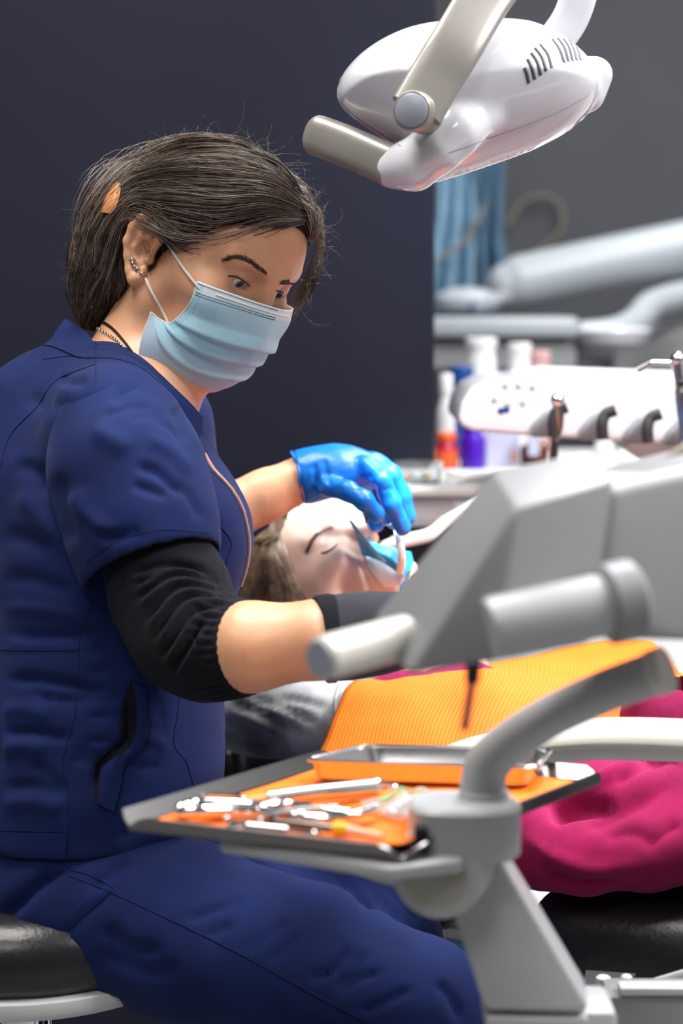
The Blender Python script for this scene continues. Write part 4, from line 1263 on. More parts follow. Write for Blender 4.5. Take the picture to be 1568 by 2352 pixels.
def head_prims(F, h, eyes='open', mouth=True, ears=(1, -1)):
    s = h.s; nd = .006 if eyes == 'down' else 0          # a mask presses the nose tip
    E = lambda c, r, k=.012, op='u', **kw: F.ell(h.w(*c), np.array(r) * s, h.R(**kw), k * s, op)
    C = lambda a, b, ra, rb, k=.012, op='u', **kw: F.cone(h.w(*a), h.w(*b), ra * s, rb * s, k * s, op, **kw)
    E((0, -.002, .047), (.0735, .0935, .079))
    E((0, .036, .004), (.062, .058, .083), .02)
    E((0, .062, .055), (.052, .036, .044), .02)
    for q in (1, -1):
        C((q * .050, .012, -.048), (q * .013, .078 - nd, -.086 + nd), .017, .0135, .02)
        C((q * .055, .005, -.035), (q * .054, .030, .0), .020, .020, .02)
        E((q * .047, .060, -.004), (.019, .024, .017), .02)
        E((q * .036, .062, -.045), (.022, .028, .03), .02)
        C((q * .012, .0925, .040), (q * .045, .073, .043), .0085, .008, .012)
    C((0, .080 - nd, -.086 + nd), (0, .084 - nd * 1.5, -.082 + nd), .0145, .0145, .015)
    E((0, .074, -.055), (.030, .025, .03), .02)
    for q in (1, -1):
        E((q * .031, .0965, .0225), (.018, .0145, .0125), .010, 's')
    # nose
    C((0, .094, .030), (0, .1125 - nd, -.013), .0068, .0082, .012)
    E((0, .1135 - nd, -.0165), (.0098, .0085, .0085), .006)
    for q in (1, -1):
        E((q * .0115, .102, -.0205), (.0078, .010, .0075), .006)
        E((q * .0058, .1075, -.0275), (.0036, .0055, .004), .003, 's')
    C((0, .1, -.026), (0, .107, -.024), .004, .004, .004)
    if mouth:
        C((-.015, .091, -.0525), (0, .0985, -.0505), .0042, .0052, .006); C((.015, .091, -.0525), (0, .0985, -.0505), .0042, .0052, .006)
        C((-.013, .091, -.0605), (0, .097, -.0615), .0048, .006, .006); C((.013, .091, -.0605), (0, .097, -.0615), .0048, .006, .006)
    for q in (1, -1):
        F.ell(h.w(q * .031, .0745, .0225), np.array([.0152, .0138, .0138]) * s, h.R(), .005 * s)
        if eyes == 'down':
            F.ell(h.w(q * .0315, .0885, .0180), np.array([.0128, .008, .0047]) * s, h.R(roll=-q * .10), .002 * s, 's')
    for q in ears:
        O = lambda f, u: h.w(q * (.0725 + max(0, -f) * .42 + .002), f - .004, u)
        F.cone(O(-.006, -.02), O(-.014, .024), .0085 * s, .012 * s, .006 * s, flat=h.ax(q * .92, .38, 0), fs=.42)
        hel = [(0.002, .004), (.005, .018), (0, .030), (-.011, .0355), (-.022, .030), (-.0265, .017), (-.0255, .002), (-.019, -.012), (-.011, -.024), (-.004, -.030), (.001, -.026), (.002, -.016)]
        F.chain([O(*p) + h.ax(q * .0035, 0, 0) * 1 for p in hel], [.0044 * s] * 4 + [.0050 * s] * 3 + [.0044 * s, .0050 * s, .0064 * s, .0058 * s, .004 * s], .0035 * s)
        F.chain([O(*p) + h.ax(q * .002, 0, 0) for p in [(-.010, .026), (-.0165, .014), (-.016, 0), (-.009, -.011)]], [.0035 * s] * 4, .004 * s)
        F.ell(O(-.0055, .001) + h.ax(q * .006, 0, 0), np.array([.0076, .0078, .0115]) * s, h.R(), .003 * s, 's')
        F.ell(O(-.012, .0225) + h.ax(q * .0065, 0, 0), np.array([.0058, .0048, .0080]) * s, h.R(), .002 * s, 's')
        F.ell(O(.003, -.004) + h.ax(q * .002, 0, 0), np.array([.0045, .0035, .0055]) * s, h.R(), .004 * s)

def face_pigment(V, h, brow=True, blush=.10, lips=True, bounds=None):
    L = h.loc(V)
    c = np.ones((len(V), 3))
    aR = np.abs(L[:, 0])
    g = lambda d2, w: np.exp(-d2 / (w * w))
    head = np.linalg.norm(L, axis=1) < .2
    b = g((aR - .046) ** 2 + (L[:, 1] - .07) ** 2 * .6 + (L[:, 2] + .018) ** 2, .022) * head
    c[:, 1] *= 1 - blush * 1.3 * b; c[:, 2] *= 1 - blush * 1.3 * b
    n = g(L[:, 0] ** 2 + (L[:, 1] - .116) ** 2 + (L[:, 2] + .02) ** 2, .014) * head
    c[:, 1] *= 1 - .16 * n; c[:, 2] *= 1 - .18 * n
    if lips:
        m = g((L[:, 0] / 2.1) ** 2 + (L[:, 1] - .097) ** 2 + (L[:, 2] + .0555) ** 2 * 2.2, .0095) * head
        c *= 1 - m[:, None] * np.array([.15, .5, .42])
    e = g((aR - .031) ** 2 * .5 + (L[:, 1] - .085) ** 2 + (L[:, 2] - .0225) ** 2 * 1.2, .012) * head
    c *= 1 - e[:, None] * np.array([.12, .2, .18])
    return c

def eyeball(h, q, gaze, parent, iris=(.07, .11, .16)):
    c = h.w(q * .031, .0745, .0225); r = .0128 * h.s
    gz = unit(h.ax(*gaze)); x, y, z = axes_from(gz)
    g = ball(c, (r, r, r), 32, 40, np.stack([x, y, z], 1))
    o = obj('eye', g, M['eye'], parent, smooth='full')
    V = np.array(g[0]); a = np.degrees(np.arccos(np.clip((V - c) @ z / np.linalg.norm(V - c, axis=1), -1, 1)))
    col = np.tile(np.array([.72, .68, .66]), (len(V), 1))
    col[a < 27] = np.array(iris) * .45; col[a < 24.5] = iris; col[a < 12] = (.008, .008, .01)
    set_pigment(o, col)
    return o

def lash(h, q, half, sag, name, parent, th=.0009, up=.0225, tilt=.1, dn=0.0):
    pts = []
    for t in np.linspace(-1, 1, 15):
        x_, u_ = t * half, sag * (1 - t * t) + dn - q * 0
        v = np.array([q * (.031 + x_), .0745, up]) + 0
        dr = unit(np.array([q * x_, math.sqrt(max(1e-8, .0149 ** 2 - x_ ** 2 - u_ ** 2)), u_ - tilt * x_]))
        pts.append(h.w(*(np.array([q * .031, .0745, up]) + dr * np.array([.0158, .0158, .0152]))))
    r = th * h.s * (1.15 - .75 * np.abs(np.linspace(-1, 1, 15)))
    return obj(name, tube(np.array(pts), r, 6), M['brow'], parent)

def strands_obj(name, lines, m, parent, r=.00028, seg=3, label=None, taper=.35):
    """many thin hairs as one mesh (hair cannot be counted)"""
    VV, FF, off = [], [], 0
    by = {}
    for l in lines: by.setdefault(len(l), []).append(l)
    for n, ls in by.items():
        A = np.array(ls)                                            # (k, n, 3)
        T = np.gradient(A, axis=1); T /= np.linalg.norm(T, axis=2)[..., None] + 1e-12
        ref = np.array([.3, -.7, .64])
        N = np.cross(T, ref); N /= np.linalg.norm(N, axis=2)[..., None] + 1e-9
        B = np.cross(T, N)
        t = np.linspace(0, 1, n)
        rr = r * (1 - (1 - taper) * t ** 2)
        k = len(ls)
        V = np.zeros((k, n, seg, 3))
        for j in range(seg):
            a = 2 * math.pi * j / seg
            V[:, :, j] = A + (N * math.cos(a) + B * math.sin(a)) * rr[None, :, None]
        VV.append(V.reshape(-1, 3))
        i, s_ = np.meshgrid(np.arange(n - 1), np.arange(seg), indexing='ij')
        q = np.stack([i * seg + s_, i * seg + (s_ + 1) % seg, (i + 1) * seg + (s_ + 1) % seg, (i + 1) * seg + s_], -1).reshape(-1, 4)
        FF.append((q[None] + (np.arange(k) * n * seg)[:, None, None]).reshape(-1, 4) + off)
        off += k * n * seg
    o = obj(name, (np.vstack(VV), np.vstack(FF)), m, parent, smooth='full', label=label)
    return o

def guide_strands(guides, bvh, n_str, npt=16, lift=(.001, .006), spread=1.0, seed=1, depth=2.0, jit=.0016, clump=40, lens=(.55, 1.0)):
    """hairs between neighbouring pixel guides, laid on the head"""
    rn = np.random.RandomState(seed)
    G = [spline(g, 12) for g in guides]
    def res(g, n):
        L = np.concatenate([[0], np.cumsum(np.linalg.norm(np.diff(g, axis=0), axis=1))]); t = np.linspace(0, L[-1], n)
        return np.stack([np.interp(t, L, g[:, i]) for i in range(g.shape[1])], 1)
    npg = 26
    W = []
    for g in G:
        W.append(np.array([cast(bvh, x, y, depth)[0] for x, y in res(g, npg)]))
    NN = [np.array([cast(bvh, x, y, depth)[1] for x, y in res(g, npg)]) for g in G]
    W, NN = np.array(W), np.array(NN)
    out = []
    tt = np.linspace(0, 1, npg)
    cl = rn.uniform(0, len(G) - 1, clump); cls = rn.normal(0, 1, (clump, 3))
    for k in range(n_str):
        c = rn.randint(clump)
        u = np.clip(cl[c] + rn.normal(0, .16) * spread, 0, len(G) - 1.001)
        i = int(u); f = u - i
        l = W[i] * (1 - f) + W[i + 1] * f; nn = NN[i] * (1 - f) + NN[i + 1] * f
        a = rn.uniform(0, .32) if rn.rand() < .55 else 0
        b = a + rn.uniform(*lens) * (1 - a) if rn.rand() < .8 else 1
        ts = np.linspace(a, min(1, b), npt)
        p = np.stack([np.interp(ts, tt, l[:, q]) for q in range(3)], 1)
        nr = np.stack([np.interp(ts, tt, nn[:, q]) for q in range(3)], 1)
        h0 = rn.uniform(*lift)
        ph = rn.uniform(0, 6.28, 3)
        s_ = np.linspace(0, 1, npt)
        p += nr * (h0 * np.sin(np.clip(s_ * 1.4 + .15, 0, 1.57)))[:, None]
        p += jit * (np.sin(s_[:, None] * rn.uniform(3, 9) + ph) * s_[:, None] + cls[c] * np.sin(s_ * 3.1)[:, None] * 1.3)
        out.append(p)
    return out

# ------------------------------------------------------------------ dentist
HD = Head((-.139, .2424, 2.0), (-.631, .094, -.77), (.643, -.491, -.588), (.433, .866, -.25), .947)
dent = thing('person', 'person in navy scrubs and pale blue face mask leaning over the patient', 'person', (st_c[0], st_c[1], 0))
hc_ = HD.c
Fd = Field(rng_axis(-.50, .20, .0055, (hc_[0] - .135, hc_[0] + .135, .0016)),
           rng_axis(1.62, 2.34, .0055, (hc_[1] - .13, hc_[1] + .13, .0016)),
           rng_axis(.02, 1.42, .0075, (hc_[2] - .14, hc_[2] + .15, .0016)))
head_prims(Fd, HD, 'down')
# neck, trunk, limbs under the clothes
Fd.cone(HD.w(0, -.022, -.045), P(322, 850, 2.01), .050, .055, .03)
Fd.cone(HD.w(0, .02, -.06), P(372, 868, 1.99), .034, .040, .03)
FL = dict(flat=RIGHT, fs=.74)
Fd.chain([P(310, 930, 2.01), P(265, 1090, 2.0), P(258, 1250, 2.0), P(228, 1560, 2.0), P(205, 1900, 2.0)], [.07, .105, .120, .11, .125], .03, **FL)
Fd.cone(P(315, 900, 2.0), P(285, 990, 1.89), .04, .045, .03); Fd.cone(P(335, 905, 2.02), P(345, 1000, 2.15), .04, .042, .03)
nsh, nel, ncf, nwr = P(290, 1010, 1.875), P(432, 1486, 1.80), P(575, 1486, 1.765), P(905, 1447, 1.77)
Fd.chain([nsh, nel, ncf, P(745, 1468, 1.745), nwr], [.042, .036, .0385, .0335, .026], .012)
Fd.chain([P(345, 990, 2.16), P(395, 1255, 2.22), P(500, 1190, 2.24), P(610, 1138, 2.245), P(712, 1092, 2.25)], [.05, .040, .034, .0285, .0255], .01)
# near hand, mostly behind the arm head
nh = [nwr, P(975, 1425, 1.83)]
Fd.cone(nh[0], nh[1], .027, .032, .012, flat=UP, fs=.7)
def fingers(F, rs, defs, k=.004, grow=0):
    for pts in defs:
        n = len(pts)
        F.chain(pts, [rs[0] + grow - (rs[0] - rs[1]) * i / (n - 1) for i in range(n)], k)
nfing = [[P(985, 1402, 1.82), P(1000, 1375, 1.89), P(985, 1345, 1.96), P(962, 1335, 2.02)], [P(1000, 1420, 1.84), P(1022, 1395, 1.92), P(1010, 1362, 1.99), P(985, 1348, 2.05)], [P(1000, 1440, 1.85), P(1030, 1420, 1.93), P(1022, 1390, 1.99), P(1000, 1370, 2.03)], [P(985, 1455, 1.85), P(1018, 1445, 1.92), P(1012, 1420, 1.97), P(1000, 1400, 2.0)], [P(940, 1415, 1.80), P(945, 1375, 1.86), P(940, 1352, 1.93)]]
fingers(Fd, (.0085, .0068), nfing)
fh_palm = [P(705, 1094, 2.25), P(775, 1078, 2.245), P(845, 1082, 2.25)]
Fd.chain(fh_palm, [.0265, .030, .0255], .012, flat=unit(UP - RIGHT * .2 - FWD * .55), fs=.72)
ffing = [[P(752, 1118, 2.215), P(800, 1128, 2.195), P(836, 1150, 2.185), P(864, 1182, 2.19)],
         [P(842, 1068, 2.225), P(876, 1102, 2.208), P(900, 1158, 2.212), P(924, 1212, 2.225)],
         [P(856, 1066, 2.25), P(900, 1092, 2.245), P(922, 1138, 2.25), P(935, 1188, 2.258)],
         [P(852, 1072, 2.275), P(892, 1102, 2.285), P(908, 1150, 2.29), P(905, 1196, 2.288)],
         [P(838, 1082, 2.295), P(868, 1118, 2.31), P(876, 1164, 2.315), P(862, 1204, 2.30)]]
fingers(Fd, (.0095, .0078), ffing)
# legs and feet
kn, kf = P(948, 2318, 1.83), P(868, 2172, 2.02)
def down(p, z, dx=0, dy=0): return np.array([p[0] + dx, p[1] + dy, z])
for hip, knee in ((P(165, 2050, 1.93), kn), (P(260, 2030, 2.03), kf)):
    an = down(knee, .10, -.06, .02)
    Fd.chain([hip, knee, an], [.068, .048, .032], .02)
    Fd.chain([an, an + np.array([.05, -.01, -.045]), an + np.array([.13, -.02, -.062])], [.033, .030, .022], .015)
V, Q = Fd.mesh(1)
dskin_bvh = bvh_of(V, Q)
body = obj('body', (V, Q), M['skin'], dent, smooth='full')
set_pigment(body, face_pigment(V, HD))
for q in (1, -1):
    eyeball(HD, q, (-.06 * 0, .93, -.36), body)
# eyebrows and lashes
def lash_px(bvh, px, m, parent, th, lift=.0004):
    p_ = np.array([cast(bvh, x, y, 2.0, lift)[0] for x, y in spline(px, 6)]); t_ = np.linspace(0, 1, len(p_))
    return obj('eyelash', tube(p_, th * (.45 + .55 * np.sin(math.pi * np.clip(t_ * .8 + .15, 0, 1))), 6), m, parent)
lash_px(dskin_bvh, [(523, 634), (533, 634), (546, 637), (560, 645), (574, 657)], M['brow'], body, .0010)
lash_px(dskin_bvh, [(633, 669), (642, 668), (652, 674)], M['brow'], body, .0009)
def brow_hairs(h, bvh, px, n, seed, ln=.008, w=.0028, lift=.0006):
    rn = np.random.RandomState(seed); c = spline(px, 10); out_ = []
    base = np.array([cast(bvh, x, y, 2.0, lift)[0] for x, y in c])
    T, N, B = frames(base, up=h.ax(0, 0, 1))
    for _ in range(n):
        i = rn.randint(len(base)); f = i / (len(base) - 1)
        ww = w * (1 - .6 * f) * (1 if f > .1 else .6)
        p0 = base[i] + N[i] * rn.uniform(-1, 1) * ww
        d = unit(T[i] * 1 + N[i] * rn.normal(.15, .25)) * ln * rn.uniform(.6, 1)
        out_.append([p0 + d * t + N[i] * .0012 * math.sin(t * 3) for t in np.linspace(0, 1, 5)])
    return out_
bz = lambda x, y: (100 + x / 2.063, 240 + y / 2.063)
bl = brow_hairs(HD, dskin_bvh, [bz(1055, 806), bz(1005, 770), bz(960, 740), bz(910, 728), bz(865, 740)], 260, 1, w=.0018)
obj_b = strands_obj('eyebrow', bl, M['brow'], body, .0002, 3)
bl = brow_hairs(HD, dskin_bvh, [bz(1118, 848), bz(1150, 846), bz(1180, 848), bz(1200, 852)], 120, 2, ln=.006, w=.0015)
strands_obj('eyebrow', bl, M['brow'], body, .00045, 3)

# --- hair: a shaped mass with loose strands over it
def hair_hull(h, cell=.003, extra=None, plane=((.045, .048), (.754, -.657)), grow=0):
    F = Field(np.arange(h.c[0] - .2, h.c[0] + .2, cell), np.arange(h.c[1] - .18, h.c[1] + .18, cell), np.arange(h.c[2] - .2, h.c[2] + .2, cell))
    F.ell(h.w(0, -.006, .050), np.array([.081 + grow, .103 + grow, .086 + grow]) * h.s, h.R(), .01)
    F.plane(h.w(0, plane[0][0], plane[0][1]), h.ax(0, *plane[1]), .012)
    if extra: extra(F)
    return F
def d_extra(F):
    F.ell(HD.w(0, .045, .098), np.array([.062, .045, .026]) * HD.s, HD.R(pitch=-.75), .02)
    F.ell(P(300, 492, 2.02), (.044, .052, .046), None, .03)
    F.chain([P(268, 500, 2.01), P(232, 600, 2.02), P(214, 680, 2.03), P(216, 738, 2.03)], [.036, .031, .023, .010], .02)
    F.cone(P(300, 540, 1.99), P(292, 640, 2.0), .022, .012, .02)
HF_ = hair_hull(HD, extra=d_extra)
hv, hq = HF_.mesh(2)
hair_bvh = bvh_of(hv, hq)
hair = obj('hair', (hv, hq), M['hair_base'], dent, smooth='full')
G1 = [[(697, 516), (630, 522), (545, 546), (470, 556), (412, 542), (374, 516), (336, 494), (290, 508), (260, 585)],
      [(700, 498), (600, 486), (500, 502), (400, 488), (330, 474), (272, 515), (240, 600)],
      [(700, 476), (600, 438), (480, 434), (380, 434), (292, 454), (238, 525), (215, 610)],
      [(694, 446), (600, 386), (480, 374), (370, 390), (272, 434), (218, 522), (200, 610)],
      [(668, 396), (565, 340), (450, 333), (340, 364), (252, 434), (204, 522), (190, 620)],
      [(640, 352), (540, 314), (440, 314), (332, 348), (244, 412), (194, 502), (180, 620)], [(720, 488), (708, 432), (668, 374), (600, 330), (500, 306), (400, 316), (300, 362), (226, 430)]]
LN = guide_strands(G1, hair_bvh, 5200, 16, (-.001, .006), seed=3)
LN += guide_strands(G1, hair_bvh, 500, 16, (.004, .013), seed=31, jit=.004)
G2 = [[(236, 420), (196, 500), (172, 600), (172, 690), (196, 745)], [(258, 440), (214, 520), (184, 620), (176, 695), (198, 745)], [(285, 470), (250, 540), (205, 640), (185, 700), (200, 745)], [(290, 490), (262, 580), (225, 670), (205, 720), (208, 748)], [(292, 505), (272, 590), (252, 680), (226, 720), (214, 748)], [(298, 505), (286, 570), (280, 650), (258, 705), (236, 735)]]
LN += guide_strands(G2, hair_bvh, 2500, 14, (0, .006), seed=5, jit=.003)
# crown hair going over to the far side, and the lock on the far side of the face
G3 = [[(686, 455), (704, 478), (711, 515), (708, 548)], [(676, 428), (714, 458), (727, 500), (721, 560)], [(694, 470), (716, 480), (728, 520), (728, 560)], [(690, 440), (715, 450), (735, 500), (740, 560)], [(660, 380), (700, 410), (730, 470), (745, 540)], [(600, 335), (660, 360), (715, 430), (742, 520)]]
LN += guide_strands(G3, hair_bvh, 1500, 14, (0, .005), seed=7)
LN += guide_strands([[(698, 458), (674, 420), (636, 380), (575, 348)], [(706, 462), (690, 420), (655, 370), (596, 332)], [(713, 470), (703, 425), (674, 374), (620, 328)], [(724, 492), (716, 440), (690, 384), (640, 336)]], hair_bvh, 1100, 12, (.0005, .005), seed=13, jit=.0012, lens=(.8, 1))
LN += guide_strands([[(688, 460), (697, 486), (702, 512), (705, 548)], [(700, 462), (709, 490), (713, 520), (713, 555)], [(710, 468), (720, 500), (725, 530), (723, 570)]], hair_bvh, 600, 12, (.003, .007), seed=9, jit=.001)
rn = np.random.RandomState(11)
for k in range(520):
    a, b, c = rn.uniform(-1, 1), rn.uniform(0, 1), rn.normal(0, 1)
    pts = [(702 + 20 * b, 452 + 40 * b), (728 + 14 * b, 505 + 8 * c), (724 + 22 * b, 570), (704 + 30 * b, 630 + 6 * c), (668 + 36 * b + 6 * c, 690), (646 + 22 * b + 8 * c, 728 + 22 * a)]
    ds = [2.015 + .03 * b, 2.03 + .03 * b, 2.045 + .03 * b, 2.05 + .03 * b, 2.05 + .03 * b, 2.045 + .03 * b]
    l = np.array([P(x, y, d) for (x, y), d in zip(pts, ds)])
    LN.append(spline(l, 3)[:int(9 + 7 * rn.rand())])
rn.shuffle(LN)
n1_, n2_ = int(len(LN) * .40), int(len(LN) * .82)
strands_obj('dark_strands', LN[:n1_], M['hair'], hair, .00038)
strands_obj('brown_strands', LN[n1_:n2_], M['hair_mid'], hair, .00034)
strands_obj('light_strands', LN[n2_:], M['hair_light'], hair, .00032)
# flyaway hairs
FLY = []
def fly(x, y, d, dx, dy, L, curl, n=10):
    p = np.array([x, y], float); v = np.array([dx, dy], float); v /= np.hypot(*v); out_ = []
    for i in range(n):
        out_.append(P(p[0], p[1], d + .004 * i * rn.uniform(-1, 1)))
        a = curl * (i / n + .3); v = np.array([v[0] * math.cos(a) - v[1] * math.sin(a), v[0] * math.sin(a) + v[1] * math.cos(a)]); p = p + v * L / n
    return out_
sil = spline([(205, 700), (172, 620), (190, 500), (240, 412), (330, 346), (440, 312), (540, 312), (640, 350), (705, 420), (745, 520), (740, 600), (705, 680)], 14)
for k in range(170):
    i = rn.randint(1, len(sil) - 1); t = unit(sil[i + 1] - sil[i - 1]) * rn.choice([-1, 1]); nrm = np.array([t[1], -t[0]]); nrm = nrm if nrm @ (sil[i] - np.array([466, 560])) > 0 else -nrm
    v = t * rn.uniform(.3, 1) + nrm * rn.uniform(.15, .8)
    FLY.append(fly(sil[i][0] - nrm[0] * 12, sil[i][1] - nrm[1] * 12, 2.0 + rn.uniform(-.03, .05), v[0], v[1], rn.uniform(20, 80), rn.normal(0, .12)))
for x, y, dx, dy, L, c in ((478, 318, -.3, -1, 60, .25), (540, 305, .7, -1, 80, -.1), (200, 640, -1, -.6, 110, .3), (165, 640, -.4, 1, 90, -.3), (640, 720, .8, .7, 90, .4), (690, 700, .2, 1, 120, -.3), (735, 560, 1, .35, 90, .1), (690, 640, 1, .9, 100, .2), (240, 420, -.2, -1, 90, -.35), (330, 345, .5, -1, 60, .3), (655, 740, 1, .1, 80, -.5), (720, 600, 1, -.4, 60, .5), (745, 520, 1, .1, 80, -.3)):
    FLY.append(fly(x, y, 2.0, dx, dy, L, c, 12))
for k in range(35):                                                    # wisps by the ear and nape
    x, y = rn.uniform(315, 400), rn.uniform(535, 600) if k < 35 else rn.uniform(650, 720)
    q, nv_ = cast(dskin_bvh, x, y, 2.0, .002)
    FLY.append(fly(x, y, (q - CAM) @ FWD - .003, rn.uniform(-.6, .7), rn.uniform(.1, 1), rn.uniform(20, 70), rn.normal(0, .3)))
strands_obj('flyaway_strands', FLY, M['hair_mid'], hair, .00018)
hair['kind'] = 'stuff'

# --- face mask
def mask_mat():
    nt = NT('pale_blue_mask')
    nt.set(roughness=.8, sheen_weight=.15, subsurface_weight=.0)
    uv = nt.n('ShaderNodeUVMap', uv_map='UVMap')
    sp_ = nt.n('ShaderNodeSeparateXYZ'); nt.l(uv.outputs[0], sp_.inputs[0])
    cr_ = nt.n('ShaderNodeValToRGB')
    e = cr_.color_ramp.elements
    e[0].position = 0; e[0].color = (*hexc('dde9ec'), 1); e[1].position = .10; e[1].color = (*hexc('d8e8ee'), 1)
    for ps, c in ((.13, 'b2dbe9'), (.55, 'a4d4e6'), (.80, 'b3d2e4'), (1.0, 'c6d5e6')):
        q = e.new(ps); q.color = (*hexc(c), 1)
    nt.l(sp_.outputs['Y'], cr_.inputs['Fac'])
    nt.l(cr_.outputs['Color'], nt.b.inputs['Base Color'])
    no = nt.n('ShaderNodeTexNoise'); no.inputs['Scale'].default_value = 260; no.inputs['Detail'].default_value = 4
    tc = nt.n('ShaderNodeTexCoord'); nt.l(tc.outputs['Object'], no.inputs['Vector'])
    bu = nt.n('ShaderNodeBump'); bu.inputs['Strength'].default_value = .25; bu.inputs['Distance'].default_value = .001
    nt.l(no.outputs['Fac'], bu.inputs['Height']); nt.l(bu.outputs['Normal'], nt.b.inputs['Normal'])
    return nt.m
M['mask'] = mask_mat()
M['stitch'] = mat('mask_weld', hexc('4d7488'), .8, bump=(300, .05, .0003))
NV, NU = 64, 48
cen_px = [(637, 708), (627, 743), (608, 780), (580, 815), (546, 845), (514, 879), (468, 893)]
Cl = spline([HD.on_R0(*p) for p in cen_px], 12)
Cl = np.stack([np.interp(np.linspace(0, 1, NV), np.linspace(0, 1, len(Cl)), Cl[:, i]) for i in range(3)], 1)
side_px = [(455, 646, .002), (446, 682, .003), (428, 716, .004), (404, 743, .006), (380, 738, .008), (364, 722, .009), (357, 712, .009)]
Sl = spline([HD.loc(cast(dskin_bvh, x, y, 2.0, l)[0]) for x, y, l in side_px], 12)
Sl = np.stack([np.interp(np.linspace(0, 1, NV), np.linspace(0, 1, len(Sl)), Sl[:, i]) for i in range(3)], 1)
# lower edge bellies out under the jaw on its way to the ear
G = np.zeros((2 * NU - 1, NV, 3))
for j in range(NV):
    v = j / (NV - 1)
    for i in range(NU):
        u = i / (NU - 1); th = u * math.pi / 2
        c, s_ = Cl[j], Sl[j]
        ex = 1.45 - .25 * v
        Rr = s_[0] * math.sin(th) ** ex
        bl_ = (1 - math.cos(th)) ** (.92)
        Ff = c[1] + (s_[1] - c[1]) * bl_
        Uu = c[2] + (s_[2] - c[2]) * bl_ - .004 * v ** 3 * math.sin(math.pi * u)
        out_n = unit(np.array([math.sin(th) * .9, math.cos(th), -.25 * v]))
        # three pleats fanning from the ear side
        ple = 0
        for pv_, am in ((.40, .0062), (.57, .0066), (.73, .0060)):
            w = (v - pv_) / .075
            if -1 < w < 1: ple += am * (.5 + .5 * w) * (1 if w < .55 else (1 - w) / .45)
        fade = math.sin(math.pi * min(1, max(0, (u + .12) / 1.15))) ** .7
        off = ple * fade + .004 * max(0, (v - .7) / .3) + .0012 * math.sin(u * 7 + v * 9) * math.sin(math.pi * u)
        pt = np.array([Rr, Ff, Uu]) + out_n * off
        bv_ = HD.B.T @ (-RIGHT * .019 - UP * .013) / HD.s * v ** 3 * math.sin(math.pi * u ** 1.3) ** 1.2
        for sgn, ii in ((-1, NU - 1 - i), (1, NU - 1 + i)):
            p3 = pt + bv_ if sgn > 0 else pt
            G[ii, j] = HD.w(sgn * p3[0], p3[1], p3[2])
mg = shell(G, .0009)
mask = obj('face_mask', mg, M['mask'], dent, smooth='full')
def uv_grid(o, nu, nv, U=None, Vv=None):
    uvl = o.data.uv_layers.new(name='UVMap')
    n = nu * nv
    li = np.zeros(len(o.data.loops), np.int32); o.data.loops.foreach_get('vertex_index', li)
    k = li % n
    uu = (k // nv) / (nu - 1) if U is None else U.ravel()[k]
    vv = (k % nv) / (nv - 1) if Vv is None else Vv.ravel()[k]
    uvl.data.foreach_set('uv', np.stack([uu, vv], 1).astype(np.float32).ravel())
uv_grid(mask, 2 * NU - 1, NV)
# welded dots along the top hem and the side, nose-wire ridge
SU = np.gradient(G, axis=0); SV = np.gradient(G, axis=1); SN = np.cross(SU, SV); SN /= np.linalg.norm(SN, axis=2)[..., None] + 1e-12
if (SN[NU - 1 + 20, 30] @ HD.ax(.7, .7, 0)) < 0: SN = -SN
def gpt(u, v, lift=.0007):
    a, b = u * (2 * NU - 2), v * (NV - 1); i, j = int(min(a, 2 * NU - 3)), int(min(b, NV - 2)); fa, fb = a - i, b - j
    bi = lambda A: A[i, j] * (1 - fa) * (1 - fb) + A[i + 1, j] * fa * (1 - fb) + A[i, j + 1] * (1 - fa) * fb + A[i + 1, j + 1] * fa * fb
    return bi(G) + bi(SN) * lift, bi(SN)
dots = []
for v_, n in ((.022, 74), (.105, 84), (.128, 84)):
    for t in np.linspace(.5, .985, n):
        p_, nn_ = gpt(t, v_, .0004); dots.append(ball(p_, .00055, 5, 4))
for row in range(5):
    for v_ in np.linspace(.03, .55, 26):
        p_, nn_ = gpt(.992 - row * .011 - (.006 if int(v_ * 50) % 2 else 0), v_, .0004); dots.append(ball(p_, .00045, 5, 4))
o = obj('weld_dots', join(*dots), M['stitch'], mask); o['kind'] = 'stuff'
o = obj('nose_wire', tube(np.array([gpt(t, .062, .0004)[0] for t in np.linspace(.3, .86, 40)]), .0011, 6), M['mask'], mask)
edge = np.array([G[2 * NU - 2, j] for j in range(0, NV, 2)]); obj('side_binding', tube(edge, .0011, 6), M['mask'], mask)
def ploop(name, pts, bvh, r, m, parent, lift=.002):
    q = np.array([cast(bvh, x, y, 2.0, lift)[0] for x, y in spline(pts, 8)])
    return obj(name, tube(q, r, 8), m, parent)
ploop('ear_loop', [(460, 664), (437, 636), (415, 606), (391, 565), (371, 531), (350, 510)], dskin_bvh, .0014, M['white_lace'], mask, .0025)
ploop('ear_loop', [(341, 643), (352, 668), (366, 696), (378, 718), (391, 741)], dskin_bvh, .0014, M['white_lace'], mask, .004)

# --- jewellery and hair clip
ez = [(303, 595), (306, 603), (311, 611), (318, 619), (326, 627)]
er = thing
ear = None
for x, y in ez:
    p_, n_ = cast(dskin_bvh, x, y, 2.0, .0012)
    t_ = obj('ear_cuff', ring(p_, .0030, .0024, FWD, .0009), M['chrome'], body)
    obj('stone', ball(p_ + n_ * .0016, .0016, 8, 6), M['chrome'], t_)
